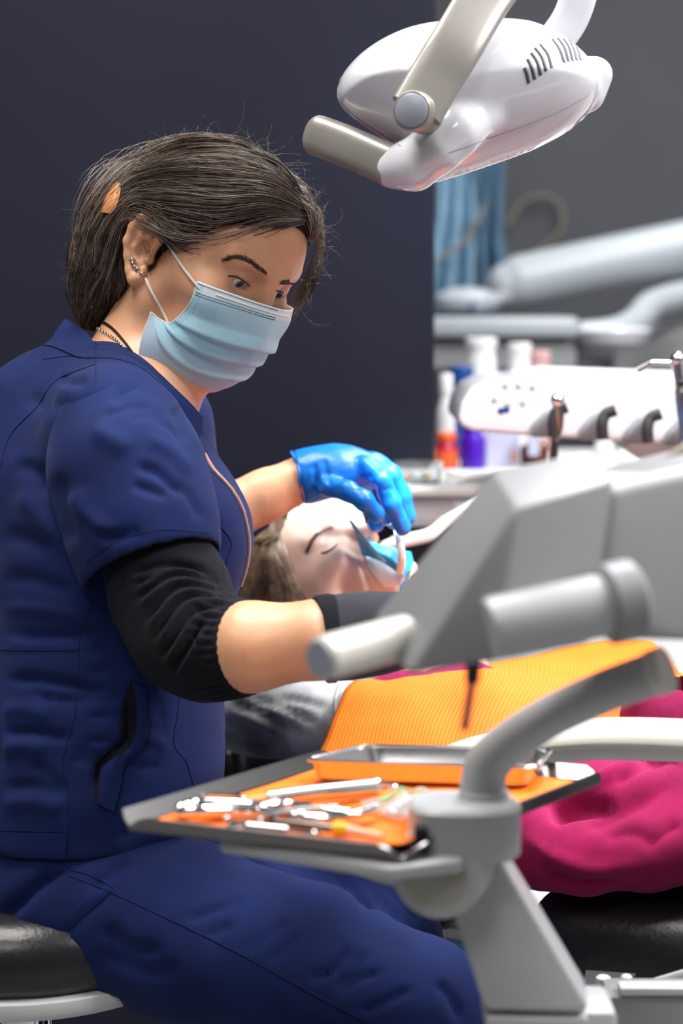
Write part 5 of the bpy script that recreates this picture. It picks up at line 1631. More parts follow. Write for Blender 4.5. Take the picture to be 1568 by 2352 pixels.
# --- clothes ------------------------------------------------------
Ft = Field(rng_axis(-.60, .02, .0045), rng_axis(1.70, 2.32, .0050), rng_axis(P(0, 1990, 2.0)[2] - .03, P(0, 700, 2.0)[2], .0045))
FT = dict(flat=RIGHT, fs=.78)
Ft.chain([P(290, 960, 2.01), P(250, 1130, 2.0), P(256, 1250, 2.0), P(232, 1560, 2.0), P(205, 1780, 2.0), P(195, 2010, 2.0)], [.085, .135, .150, .145, .155, .160], .03, **FT)
Ft.cone(P(262, 916, 1.99), P(256, 985, 1.885), .043, .062, .03); Ft.cone(P(285, 888, 2.06), P(320, 985, 2.15), .048, .066, .04)
Ft.chain([P(196, 872, 2.02), P(128, 968, 2.02), P(60, 1110, 2.02)], [.038, .070, .10], .04)
Ft.ell(P(440, 1235, 1.945), (.052, .06, .065), None, .05); Ft.ell(P(455, 1225, 2.06), (.052, .06, .065), None, .05)
Ft.ell(P(330, 1740, 1.95), (.068, .09, .11), None, .05)
Ft.cone(P(345, 985, 2.16), P(392, 1180, 2.215), .068, .062, .03)      # far sleeve
hz_ = P(60, 1968, 1.86)[2]
Ft.plane((0, 0, hz_), (0, 0, -1), .004)
# neckline: hollow around the neck
Ft.chain([P(318, 700, 2.02), P(300, 800, 2.03), P(352, 872, 2.0), P(432, 925, 1.97)], [.060, .056, .046, .035], .012, 's')
V, Q = Ft.mesh(2)
CR = [([(0, 1452), (110, 1462), (250, 1448), (330, 1425)], 13, .005, 'v'), ([(0, 1562), (90, 1560), (200, 1580), (280, 1585)], 12, .006, 'v'), ([(0, 1480), (120, 1476), (185, 1482)], 10, .002, 'r'),
      ([(185, 1545), (260, 1535), (330, 1500)], 10, .004, 'v'), ([(190, 1500), (270, 1475), (320, 1460)], 9, .003, 'v'), ([(180, 1590), (240, 1605), (290, 1600)], 9, .003, 'v'),
      ([(60, 1585), (120, 1605), (230, 1612)], 9, .0035, 'v'), ([(200, 1650), (245, 1642), (290, 1655)], 8, .003, 'v'), ([(195, 1700), (240, 1702), (270, 1710)], 8, .003, 'v'),
      ([(0, 1635), (60, 1628), (120, 1650)], 16, .004, 'r'), ([(0, 1682), (90, 1684), (170, 1696)], 12, .006, 'v'), ([(0, 1720), (60, 1712), (110, 1730)], 22, .006, 'r'), ([(70, 1745), (120, 1790), (160, 1830)], 14, .004, 'v'),
      ([(160, 1742), (200, 1750), (230, 1765)], 9, .003, 'v'), ([(0, 1812), (90, 1806), (150, 1840)], 14, .005, 'v'), ([(0, 1845), (80, 1840), (150, 1862)], 18, .004, 'r'), ([(170, 1720), (215, 1735), (240, 1745)], 9, .003, 'v'),
      ([(305, 1700), (360, 1700), (385, 1735)], 12, .0035, 'r'), ([(280, 1752), (340, 1762), (372, 1750)], 10, .004, 'v'), ([(260, 1930), (330, 1900), (430, 1870)], 12, .005, 'v'),
      ([(40, 1120), (90, 1180), (150, 1290)], 26, .006, 'r'), ([(0, 1225), (70, 1240), (160, 1270)], 20, .005, 'v'), ([(30, 1060), (90, 1090), (112, 1140)], 18, .005, 'v'),
      ([(0, 1330), (70, 1330), (180, 1360)], 18, .004, 'v'), ([(0, 1395), (100, 1400), (200, 1420)], 14, .003, 'r'), ([(60, 905), (110, 930), (170, 930)], 18, .004, 'v'), ([(130, 860), (170, 880), (205, 870)], 12, .003, 'v'),
      ([(318, 1570), (330, 1640), (318, 1700), (270, 1745), (238, 1790)], 12, .003, 'r'), ([(292, 1590), (300, 1650), (292, 1700), (255, 1735), (228, 1770), (222, 1830)], 11, .011, 'v'),
      ([(470, 1180), (500, 1230), (505, 1290)], 14, .003, 'v'), ([(430, 1400), (400, 1440), (340, 1470)], 14, .004, 'v'), ([(360, 1600), (372, 1650), (366, 1700)], 10, .002, 'v')]
V = creases(V, Q, CR)
V = V + normals(V, Q) * (.0018 * vnoise(V * np.array([1, 1, 1.9]), 13, 4) + .0003 * vnoise(V, 60, 6))[:, None]
top = obj('scrub_top', (V, Q), M['scrub'], dent, smooth='full')
tbv = bvh_of(V, Q)
for ln_, r_ in (([(219, 775), (220, 820), (221, 876)], .0007), ([(0, 1076), (24, 1000), (83, 937), (130, 874), (217, 838)], .0010), ([(214, 1385), (186, 1449), (179, 1539), (171, 1646), (143, 1753), (157, 1824), (155, 1960)], .0008),
                ([(0, 1492), (90, 1493), (182, 1494)], .0008), ([(412, 1600), (407, 1646), (400, 1710), (429, 1753), (446, 1817), (445, 1850)], .0008), ([(337, 1581), (339, 1639), (346, 1664), (332, 1710), (286, 1753), (280, 1799), (264, 1865)], .0007),
                ([(0, 1907), (80, 1909), (154, 1911)], .0008), ([(303, 1566), (320, 1572), (337, 1581)], .0007), ([(221, 1842), (240, 1852), (264, 1865)], .0007), ([(100, 826), (160, 818), (219, 822), (280, 826)], .0006), ([(478, 1150), (500, 1200), (530, 1245), (520, 1290), (508, 1330)], .0007)):
    seam('seam', tbv, ln_, top, M['scrub_dark'], r_, 8, .0003)
def patch(name, left, right, bvh, m, parent, lift=.001, th=.0012, nu=26, nv=7, d=1.9, bulge=0.0):
    L_, R_ = spline(left, 8), spline(right, 8)
    rs_ = lambda g: np.stack([np.interp(np.linspace(0, 1, nu), np.linspace(0, 1, len(g)), g[:, i]) for i in range(2)], 1)
    L_, R_ = rs_(L_), rs_(R_)
    G_ = np.zeros((nu, nv, 3))
    for i in range(nu):
        for j in range(nv):
            t = j / (nv - 1); x, y = L_[i] * (1 - t) + R_[i] * t
            p_, n_ = cast(bvh, x, y, d); G_[i, j] = p_ - FWD * (lift + bulge * math.sin(math.pi * t))
    return obj(name, shell(G_, th), m, parent)
M['pocket_dark'] = cloth('pocket_shade_cloth', (.004, .006, .016), sheen=0)  # near-black tint stands in for the shade inside the pocket slit
patch('pocket_shade', [(302, 1568), (286, 1606), (276, 1660), (277, 1705), (232, 1735), (216, 1770), (220, 1838)], [(304, 1568), (316, 1624), (311, 1692), (284, 1731), (236, 1760), (231, 1805), (222, 1842)], tbv, M['pocket_dark'], top, .002)  # dark patch laid on the tunic; the slit's shade is its colour
patch('pocket_welt', [(305, 1567), (316, 1624), (311, 1692), (284, 1731), (236, 1760), (231, 1805), (223, 1843)], [(336, 1581), (338, 1639), (345, 1664), (331, 1710), (287, 1753), (279, 1799), (263, 1864)], tbv, M['scrub'], top, .0035, .0016)
patch('hem_band', [(0, 1912), (80, 1914), (152, 1916)], [(0, 1966), (80, 1968), (152, 1972)], tbv, M['scrub'], top, .0012, .0014)
# collar: standing V-neck edge towards the chest
nk = [(222, 800, 1.945), (262, 806, 1.935), (312, 822, 1.925), (358, 852, 1.92), (402, 893, 1.915), (440, 930, 1.925), (465, 960, 1.94)]
lo_ = [(222, 850, 1.925), (262, 846, 1.91), (312, 862, 1.90), (352, 892, 1.895), (395, 945, 1.90), (428, 1000, 1.91), (448, 1068, 1.925)]
A_, B_ = spline(PP(nk), 5), spline(PP(lo_), 5)
G_ = np.array([A_ * (1 - t) + B_ * t + 0 for t in np.linspace(0, 1, 6)]).transpose(1, 0, 2)
# pull the lower edge of the facing onto the top
for i in range(G_.shape[0]):
    for j in range(3, 6):
        loc_, nor_, _, _ = tbv.find_nearest(Vector(G_[i, j])); w_ = (j - 2) / 3
        G_[i, j] = G_[i, j] * (1 - w_) + (np.array(loc_) - FWD * .001) * w_
obj('collar', shell(G_, .0018), M['scrub'], top)
nkb = [(150, 733, 2.03), (178, 748, 2.0), (206, 772, 1.97), (222, 800, 1.945)]
lob = [(100, 800, 2.0), (140, 806, 1.97), (180, 822, 1.945), (218, 850, 1.925)]
A_, B_ = spline(PP(nkb), 6), spline(PP(lob), 6)
G_ = np.array([A_ * (1 - t) + B_ * t for t in np.linspace(0, 1, 6)]).transpose(1, 0, 2)
for i in range(G_.shape[0]):
    for j in range(3, 6):
        loc_, nor_, _, _ = tbv.find_nearest(Vector(G_[i, j])); w_ = (j - 2) / 3
        G_[i, j] = G_[i, j] * (1 - w_) + (np.array(loc_) - FWD * .001) * w_
obj('back_collar', shell(G_, .0018), M['scrub'], top)
zp = [P(454, 1056, 1.93), P(470, 1100, 1.925), P(494, 1142, 1.93), P(528, 1190, 1.935), P(547, 1250, 1.945), P(547, 1300, 1.95), P(538, 1340, 1.955)]
zl = spline(zp, 8)
zp2 = []
for p_ in zl:
    loc_, nor_, _, _ = tbv.find_nearest(Vector(p_)); zp2.append(np.array(loc_) + np.array(nor_) * .001)
zz = obj('zip', tube(np.array(zp2), .0021, 8), mm('pale_zip_tape', hexc('b58c84')), top)
obj('zip_pull', tube([P(455, 1062, 1.905), P(468, 1090, 1.90), P(490, 1134, 1.90)], [.0016, .0026, .0018], 8), M['copper'], zz)
# near sleeve
Fs = Field(rng_axis(-.34, -.08, .0036), rng_axis(1.68, 2.02, .0042), rng_axis(P(0, 1420, 1.83)[2], P(0, 840, 1.83)[2], .0036))
s0, s1, s2, s3 = P(272, 1010, 1.88), P(290, 1085, 1.86), P(325, 1200, 1.845), P(365, 1400, 1.83)
Fs.chain([s0, s1, s2, s3], [.065, .070, .068, .0655], .02)
hn = unit(P(405, 1450, 1.815) - P(300, 1120, 1.86))
hp0 = (P(188, 1368, 1.85) + P(490, 1258, 1.82)) / 2
Fs.plane(hp0, hn, .002)
Fs.chain([s2 + hn * .01, s3 + hn * .02], [.060, .0625], .004, 's')
V, Q = Fs.mesh(2)
CS = [([(305, 1070), (360, 1085), (420, 1140)], 12, .005, 'v'), ([(300, 1110), (340, 1125), (390, 1140)], 11, .004, 'v'), ([(330, 878), (290, 890), (260, 930)], 12, .004, 'v'), ([(400, 930), (420, 990), (440, 1010)], 12, .004, 'v'),
      ([(205, 985), (260, 1010), (300, 1040)], 24, .004, 'r'), ([(160, 1120), (200, 1190), (260, 1240)], 26, .005, 'r'), ([(230, 960), (290, 935), (360, 930)], 9, .003, 'v'), ([(350, 960), (395, 985), (425, 1030)], 9, .003, 'v'), ([(180, 1180), (230, 1230), (300, 1225)], 10, .003, 'v'), ([(130, 1080), (150, 1160), (170, 1260)], 20, .004, 'v'), ([(215, 1215), (260, 1235), (330, 1215)], 14, .003, 'v'),
      ([(330, 1000), (400, 1040), (440, 1090)], 16, .003, 'r'), ([(400, 1105), (440, 1150), (460, 1200)], 12, .003, 'v'), ([(290, 960), (340, 950), (390, 960)], 14, .003, 'v')]
V = creases(V, Q, CS)
V = V + normals(V, Q) * (.0016 * vnoise(V, 15, 8) + .0003 * vnoise(V, 60, 9))[:, None]
slv = obj('sleeve', (V, Q), M['scrub'], top, smooth='full')
sbv = bvh_of(V, Q)
seam('seam', sbv, [(198, 1290), (245, 1257), (308, 1230), (376, 1216), (478, 1224)], slv, M['scrub_dark'], .0007)
# black knit under-sleeve with a ribbed cuff
Fk = Field(rng_axis(-.26, -.02, .0028), rng_axis(1.64, 1.92, .0032), rng_axis(P(0, 1640, 1.8)[2], P(0, 1180, 1.83)[2], .0028))
k0, k1, k2, k3, k4 = P(345, 1240, 1.845), P(392, 1370, 1.825), P(425, 1462, 1.805), P(478, 1490, 1.79), P(592, 1487, 1.763)
Fk.chain([k0, k1, k2, k3, k4], [.050, .0525, .0465, .0435, .0425], .02)
cx_ax = unit(P(740, 1470, 1.745) - P(560, 1487, 1.77)) - FWD * .32
Fk.plane(P(572, 1487, 1.768), cx_ax, .004)
V, Q = Fk.mesh(1)
N_ = normals(V, Q)
axd = unit(k4 - k3); rel = V - k3
tt_ = rel @ axd; rad = rel - tt_[:, None] * axd
e1, e2, _z = axes_from(axd)
ang = np.arctan2(rad @ e1, rad @ e2)
m_ = np.clip((tt_ - .004) / .02, 0, 1) * np.clip(-((V - P(572, 1487, 1.768)) @ unit(cx_ax)) / .006, 0, 1)
V = V + N_ * (.0013 * np.sin(ang * 34) * m_)[:, None]
CK = []
for (a, b, c) in (((288, 1320), (400, 1290), (505, 1330)), ((300, 1385), (400, 1318), (525, 1345)), ((322, 1440), (410, 1345), (540, 1362)), ((345, 1480), (425, 1372), (560, 1375)), ((365, 1520), (440, 1408), (520, 1392)), ((392, 1552), (440, 1470), (470, 1420)), ((295, 1350), (390, 1300), (480, 1310))):
    CK.append(([a, b, c], 8, .0054, 'v'))
    CK.append(([(a[0] + 8, a[1] + 16), (b[0] + 8, b[1] + 14), (c[0], c[1] + 9)], 8, .0036, 'r'))
V = creases(V, Q, CK)
kn_ = obj('knit_sleeve', (V, Q), M['knit'], dent, smooth='full')
# wrist brace of the near arm
obj('wrist_brace', tube([P(738, 1469, 1.745), P(800, 1462, 1.748), P(860, 1455, 1.755), P(915, 1448, 1.768)], [.0375, .0385, .0378, .035], 40), M['brace'], dent, label='charcoal mesh wrist sleeve with black band')
bn = obj('brace_band', tube([P(733, 1470, 1.7445), P(738, 1469, 1.745), P(760, 1466, 1.746), P(765, 1466, 1.7463)], [.0366, .0390, .0395, .0386], 40), M['knit'], bpy.data.objects['wrist_brace'])
# gloves
def glove(name, palm, pr, fing, fr, cuff, flat, fs, seed, label):
    allp = np.array([p for p in palm] + [p for f in fing for p in f] + list(cuff))
    lo, hi = allp.min(0) - .045, allp.max(0) + .045
    F = Field(np.arange(lo[0], hi[0], .0019), np.arange(lo[1], hi[1], .0022), np.arange(lo[2], hi[2], .0019))
    F.chain(palm, pr, .012, flat=flat, fs=fs)
    fingers(F, fr, fing, .006, .0012)
    F.chain(cuff, [.0290, .0285, .0272][:len(cuff)], .012)
    F.plane(cuff[0], unit(cuff[0] - cuff[1]), .002, allp.min(0) - .05, allp.max(0) + .05)
    V, Q = F.mesh(1)
    N_ = normals(V, Q)
    V = V + N_ * (.0007 * vnoise(V * np.array([1, 1, 1.8]), 60, seed) + .0003 * vnoise(V, 160, seed + 1))[:, None]
    return V, Q
cuff_f = [P(690, 1098, 2.25), P(712, 1092, 2.25), P(742, 1084, 2.248)]
V, Q = glove('glove', fh_palm, [.0285, .0318, .0272], ffing, (.0102, .0086), cuff_f, unit(UP - RIGHT * .2 - FWD * .55), .76, 3, '')
V = creases(V, Q, [([(725, 1060), (722, 1090), (735, 1130)], 7, .002, 'v'), ([(745, 1050), (748, 1085), (760, 1120)], 7, .0016, 'v'), ([(815, 1120), (835, 1110), (850, 1128)], 4, .001, 'v'), ([(825, 1140), (845, 1130), (858, 1146)], 4, .001, 'v'), ([(878, 1130), (892, 1122), (905, 1126)], 4, .001, 'v'), ([(840, 1085), (855, 1105), (862, 1135)], 6, .002, 'v')])
gl = obj('glove', (V, Q), M['glove'], dent, smooth='full', label='bright blue glove on the far hand over the mouth')
cr0 = P(688, 1098, 2.25); cax = unit(P(712, 1092, 2.25) - cr0)
x_, y_, z_ = axes_from(cax)
rg = [cr0 + (x_ * math.cos(a) + y_ * math.sin(a)) * (.0298 + .0012 * math.sin(5 * a)) + cax * .002 * math.sin(3 * a) for a in np.linspace(0, 2 * math.pi, 40)]
obj('cuff_roll', tube(rg, .0016, 8, caps=False), M['glove'], gl)
V, Q = glove('glove', nh, [.029, .034], nfing, (.0095, .0078), [P(880, 1452, 1.762), P(905, 1447, 1.77)], UP, .74, 5, '')
obj('glove', (V, Q), M['glove'], dent, smooth='full', label='blue glove on the near hand behind the grey arm head')
# trousers
Fp = Field(rng_axis(-.46, .16, .0055), rng_axis(1.62, 2.34, .0060), rng_axis(.06, P(0, 1930, 1.95)[2] + .06, .0055))
Fp.chain([P(150, 1990, 2.0), P(150, 2090, 2.0)], [.135, .125], .03, flat=RIGHT, fs=.85)
Fp.chain([P(170, 2060, 1.925), P(420, 2135, 1.885), P(720, 2232, 1.85), kn], [.092, .080, .069, .064], .025)
Fp.chain([kn, down(kn, .35, -.05, .03), down(kn, .12, -.07, .03)], [.063, .062, .058], .03)
Fp.chain([P(270, 2050, 2.05), P(560, 2075, 2.06), kf], [.09, .076, .058], .025)
Fp.chain([kf, down(kf, .35, -.04, .02), down(kf, .12, -.06, .02)], [.062, .062, .058], .03)
Fp.plane((0, 0, szt - .0), (0, 0, -1), .01, (-.46, 1.62, szt - .1), (st_c[0] + .11, 2.34, szt + .001))
V, Q = Fp.mesh(2)
CP = [([(132, 1987), (43, 2066), (0, 2130)], 16, .007, 'v'), ([(160, 1985), (90, 2040), (20, 2110)], 12, .004, 'v'), ([(257, 2048), (193, 2101), (128, 2166)], 9, .003, 'v'), ([(230, 2120), (290, 2180), (380, 2185)], 22, .004, 'v'), ([(210, 2185), (330, 2230), (420, 2225)], 20, .004, 'v'),
      ([(500, 2080), (470, 2100), (430, 2110)], 8, .003, 'v'), ([(530, 2115), (500, 2140), (470, 2150)], 8, .003, 'v'), ([(560, 2060), (520, 2085), (490, 2090)], 8, .002, 'v'), ([(660, 2110), (610, 2150), (570, 2190)], 9, .003, 'v'), ([(690, 2140), (650, 2180), (610, 2215)], 9, .003, 'v'),
      ([(810, 2170), (760, 2230), (700, 2250)], 9, .004, 'v'), ([(840, 2180), (800, 2240), (760, 2270)], 9, .003, 'v'), ([(880, 2230), (820, 2250), (770, 2290)], 8, .003, 'v'), ([(950, 2270), (880, 2300), (820, 2330)], 9, .003, 'v'), ([(1000, 2250), (1040, 2300), (1060, 2352)], 12, .004, 'v'), ([(560, 1960), (680, 2035), (830, 2060), (960, 2170)], 30, .004, 'r'), ([(300, 1970), (250, 2010), (200, 2050)], 14, .003, 'v'),
      ([(840, 2040), (880, 2080), (930, 2120)], 12, .005, 'v'), ([(760, 2010), (810, 2050), (860, 2100)], 12, .005, 'v'), ([(900, 2040), (935, 2080), (965, 2120)], 10, .004, 'v')]
V = creases(V, Q, [(a_, b_ * .9, c_ * 1.45, d_) for a_, b_, c_, d_ in CP])
V = V + normals(V, Q) * (.0022 * vnoise(V, 11, 14) + .0003 * vnoise(V, 60, 16))[:, None]
tr = obj('trousers', (V, Q), M['scrub'], dent, smooth='full')
pbv = bvh_of(V, Q)
for ln_, r_ in (([(132, 2001), (250, 2048), (428, 2130), (571, 2201), (714, 2280), (840, 2345)], .0009), ([(257, 2046), (193, 2101), (140, 2160)], .0008), ([(160, 1998), (210, 2012), (262, 2040)], .0008)):
    seam('seam', pbv, ln_, tr, M['scrub_dark'], r_, 8, .0003)
for knee in (kn, kf):
    an = down(knee, .07, -.06, .02)
    F = Field(np.arange(an[0] - .1, an[0] + .24, .006), np.arange(an[1] - .1, an[1] + .1, .006), np.arange(-.02, .16, .006))
    F.chain([an + np.array([-.02, 0, -.015]), an + np.array([.06, -.01, -.022]), an + np.array([.14, -.02, -.034])], [.048, .046, .036], .02)
    F.plane((0, 0, .006), (0, 0, -1), .002)
    v_, q_ = F.mesh(1)
    obj('shoe', (v_, q_), M['white_plastic'], dent, smooth='full')
ploop('cord_necklace', [(222, 735), (240, 742), (262, 758), (286, 786), (312, 822)], dskin_bvh, .0013, M['black'], body, .001)
cpts = np.array([cast(dskin_bvh, x, y, 2.0, .0012)[0] for x, y in spline([(206, 748), (222, 754), (246, 768), (266, 782), (286, 802)], 8)])
obj('chain_necklace', join(*[ring(p_, .0016, .0011, FWD if i % 2 else UP, .0005) for i, p_ in enumerate(cpts)]), M['chrome'], body)['kind'] = 'stuff'
patch('hair_clip', [(272, 424), (258, 440), (244, 466), (236, 492)], [(278, 428), (276, 455), (268, 480), (258, 494)], hair_bvh, M['gold_clip'], dent, .010, .003, 14, 6, 2.0, .002)

# ------------------------------------------------------------------ patient
HP = Head((-.0155, -.1078, 2.35), (-.30, -.089, -.95), (.37, .907, -.202), (-.879, .412, .239), .88)
pat = thing('person', 'person lying in the dental chair with closed eyes and an orange bib', 'person', P(1150, 1800, 2.15))
Fq = Field(rng_axis(HP.c[0] - .16, .62, .0075, (HP.c[0] - .125, HP.c[0] + .125, .0017)),
           rng_axis(1.62, HP.c[1] + .16, .0075, (HP.c[1] - .11, HP.c[1] + .11, .0017)),
           rng_axis(P(0, 2080, 1.9)[2], HP.c[2] + .16, .0075, (HP.c[2] - .11, HP.c[2] + .13, .0017)))
head_prims(Fq, HP, 'closed', mouth=True)
nb_ = P(1000, 1500, 2.34)
Fq.cone(HP.w(0, -.02, -.045), nb_, .046, .050, .03)
ch, be, hi_ = P(1190, 1722, 2.20), P(1470, 1860, 2.07), P(1760, 1950, 1.98)
Fq.chain([nb_, P(1080, 1640, 2.27), ch + np.array([0, 0, -.02]), be, hi_], [.042, .055, .075, .08, .09], .03, flat=nb, fs=.8)
nsd, fsd = P(930, 1680, 2.16), P(1230, 1625, 2.44)
Fq.cone(P(1060, 1640, 2.26), nsd, .035, .042, .03); Fq.cone(P(1080, 1640, 2.30), fsd, .032, .03, .03)
pel, pha = P(1225, 1865, 1.99), P(1500, 1890, 1.905)
Fq.chain([nsd, pel, pha, P(1580, 1880, 1.90)], [.045, .038, .027, .028], .015)
for dz in range(4): Fq.chain([P(1580, 1872 + dz * 10, 1.90 + dz * .012), P(1640, 1868 + dz * 12, 1.90 + dz * .014), P(1690, 1880 + dz * 12, 1.91 + dz * .014)], [.0085, .008, .0065], .004)
Fq.chain([P(1560, 1850, 1.9), P(1600, 1835, 1.91), P(1640, 1835, 1.925)], [.009, .0085, .007], .004)
V, Q = Fq.mesh(1)
qbv = bvh_of(V, Q)
pbody = obj('body', (V, Q), M['skin_pale'], pat, smooth='full')
set_pigment(pbody, face_pigment(V, HP, blush=.07))
lash_px(qbv, [(738, 1270), (746, 1270), (756, 1266), (766, 1259), (775, 1250)], M['brow'], pbody, .0015)
strands_obj('eyebrow', brow_hairs(HP, qbv, [(764, 1211), (748, 1216), (730, 1228), (716, 1246), (709, 1264)], 130, 5, .008, .0016), M['brow'], pbody, .00032)
def p_extra(F):
    F.ell(HP.w(0, -.06, .04), np.array([.085, .06, .08]), HP.R(), .03)
    F.chain([HP.w(.03, -.02, .09), HP.w(.06, -.06, .05), HP.w(.07, -.09, .0)], [.035, .04, .035], .03)
PF = hair_hull(HP, extra=p_extra, plane=((.052, .055), (.754, -.657)))
hv2, hq2 = PF.mesh(2)
phb = bvh_of(hv2, hq2)
ph = obj('hair', (hv2, hq2), M['hair_fair'], pat, smooth='full')
PG = [[(700, 1200), (640, 1200), (585, 1235), (556, 1300), (540, 1378)], [(672, 1206), (622, 1228), (585, 1275), (570, 1330), (560, 1385)], [(645, 1222), (618, 1252), (605, 1300), (598, 1345), (590, 1390)], [(626, 1246), (628, 1280), (630, 1325), (632, 1360), (628, 1395)], [(632, 1272), (650, 1310), (662, 1345), (668, 1372), (664, 1398)]]
LP_ = guide_strands(PG, phb, 2300, 14, (-.001, .006), seed=21, depth=2.3, jit=.002, clump=26)
strands_obj('strands', LP_, M['hair_fair'], ph, .00045)
ph['kind'] = 'stuff'
# maroon sweatshirt
Fm = Field(rng_axis(.0, .62, .005), rng_axis(1.66, 2.56, .006), rng_axis(P(0, 2070, 1.9)[2], P(0, 1440, 2.35)[2], .005))
Fm.chain([P(1070, 1640, 2.27), ch, be, hi_], [.07, .095, .105, .125], .03, flat=nb, fs=.78)
Fm.cone(P(1060, 1640, 2.26), nsd, .048, .056, .03); Fm.cone(P(1080, 1640, 2.30), fsd, .045, .045, .03)
Fm.chain([nsd, pel, P(1420, 1880, 1.92), P(1540, 1885, 1.90)], [.060, .056, .052, .046], .025)
Fm.chain([P(1190, 1905, 1.90), P(1245, 1958, 1.885), P(1340, 1972, 1.875), P(1470, 1955, 1.87), P(1660, 1930, 1.86)], [.028, .032, .033, .033, .032], .02)
Fm.chain([P(1540, 1640, 2.02), P(1640, 1720, 1.97), P(1700, 1850, 1.92)], [.05, .06, .06], .03)
V, Q = Fm.mesh(2)
CM = [([(1255, 1880), (1320, 1855), (1420, 1850)], 16, .014, 'v'), ([(1200, 1900), (1260, 1965), (1370, 1998), (1500, 1975)], 16, .005, 'r'), ([(1330, 1900), (1400, 1880), (1480, 1840), (1560, 1780)], 20, .007, 'v'), ([(1400, 1800), (1460, 1770), (1540, 1740)], 14, .007, 'v'),
      ([(1380, 1930), (1440, 1915), (1500, 1930)], 18, .005, 'v'), ([(1300, 1830), (1380, 1790), (1480, 1750)], 14, .006, 'r'), ([(1240, 1990), (1330, 2025), (1430, 2020)], 14, .006, 'v'), ([(1480, 1960), (1520, 1920), (1568, 1890)], 14, .006, 'v'), ([(1500, 1700), (1530, 1740), (1568, 1760)], 14, .005, 'v')]
V = creases(V, Q, CM)
V = V + normals(V, Q) * (.005 * vnoise(V, 11, 24) + .002 * vnoise(V, 34, 26))[:, None]
obj('sweatshirt', (V, Q), M['maroon'], pat, smooth='full')
# orange bib
rows = [[(905, 1545, 2.30), (1000, 1535, 2.33), (1110, 1522, 2.36), (1270, 1492, 2.42), (1390, 1474, 2.44), (1480, 1468, 2.43), (1526, 1502, 2.36)],
        [(850, 1556, 2.22), (970, 1546, 2.23), (1110, 1536, 2.24), (1270, 1530, 2.26), (1400, 1530, 2.26), (1500, 1535, 2.25), (1560, 1548, 2.22)],
        [(802, 1572, 2.135), (930, 1562, 2.12), (1110, 1552, 2.11), (1260, 1575, 2.10), (1390, 1600, 2.09), (1480, 1600, 2.10), (1590, 1584, 2.10)],
        [(762, 1650, 2.09), (880, 1650, 2.06), (1060, 1650, 2.04), (1220, 1645, 2.03), (1350, 1640, 2.04), (1440, 1634, 2.05), (1500, 1622, 2.06)],
        [(722, 1756, 2.05), (850, 1800, 2.00), (1010, 1810, 1.975), (1180, 1780, 1.97), (1320, 1730, 1.98), (1410, 1690, 2.0), (1462, 1648, 2.02)]]
R5 = [spline(PP(r_), 8) for r_ in rows]
R5 = np.array(R5)                                                  # (5, n, 3)
G_ = np.array([spline(R5[:, i], 9) for i in range(R5.shape[1])])     # (n, m, 3)
du_ = np.gradient(G_, axis=0); dv_ = np.gradient(G_, axis=1); nn_ = np.cross(du_, dv_); nn_ /= np.linalg.norm(nn_, axis=2)[..., None]
if nn_[20, 20] @ FWD > 0: nn_ = -nn_
G_ = G_ + nn_ * (.004 * vnoise(G_.reshape(-1, 3), 17, 33).reshape(G_.shape[:2]) + .0015 * vnoise(G_.reshape(-1, 3), 45, 35).reshape(G_.shape[:2]))[..., None]
bib = obj('bib', shell(G_, .0007), M['bib'], None, smooth='full', base=G_[:, -1].mean(0))
tag(bib, 'orange paper bib with fine embossed ribs draped over the patient', 'bib')
Ux = np.concatenate([[0], np.cumsum(np.linalg.norm(np.diff(G_[:, 20], axis=0), axis=1))])[:, None] * np.ones((1, G_.shape[1]))
Vy = np.concatenate([[0], np.cumsum(np.linalg.norm(np.diff(G_[20], axis=0), axis=1))])[None] * np.ones((G_.shape[0], 1))
uv_grid(bib, G_.shape[0], G_.shape[1], Ux * 5.2, Vy * 5.2)
# grey marbled cushion under the patient's neck and shoulder
M['marble'] = NT('grey_marbled_fabric'); nt = M['marble']; nt.set(roughness=.8, sheen_weight=.25)
cr_ = mottled(nt, hexc('4e5052'), hexc('d4d4dc'), 11, 5, .36, .66)
q_ = cr_.color_ramp.elements.new(.48); q_.color = (*hexc('8a8b88'), 1)
M['marble'] = nt.m
Fc = Field(rng_axis(-.20, .10, .005), rng_axis(2.0, 2.46, .006), rng_axis(P(0, 1740, 2.2)[2], P(0, 1380, 2.35)[2], .005))
Fc.chain([P(470, 1640, 2.22), P(620, 1640, 2.20), P(740, 1650, 2.17), P(790, 1640, 2.17)], [.038, .042, .040, .032], .03)
Fc.chain([P(520, 1560, 2.34), P(680, 1540, 2.33), P(820, 1560, 2.30)], [.05, .055, .05], .04)
V, Q = Fc.mesh(2)
V = creases(V, Q, [([(520, 1610), (600, 1640), (700, 1700)], 12, .005, 'v'), ([(560, 1600), (650, 1625), (740, 1670)], 11, .004, 'v'), ([(620, 1600), (690, 1610), (760, 1630)], 10, .004, 'v'), ([(500, 1650), (570, 1680), (650, 1715)], 11, .004, 'v')])
V = V + normals(V, Q) * (.003 * vnoise(V, 25, 41))[:, None]
cu = obj('neck_cushion', (V, Q), M['marble'], None, smooth='full')
tag(cu, 'grey marbled fabric cushion under the patient on the black chair back', 'cushion')
cbv = bvh_of(V, Q)
seam('zip_edge', cbv, [(782, 1570), (770, 1610), (772, 1660), (764, 1700)], cu, M['white_lace'], .0035, 8, .001)
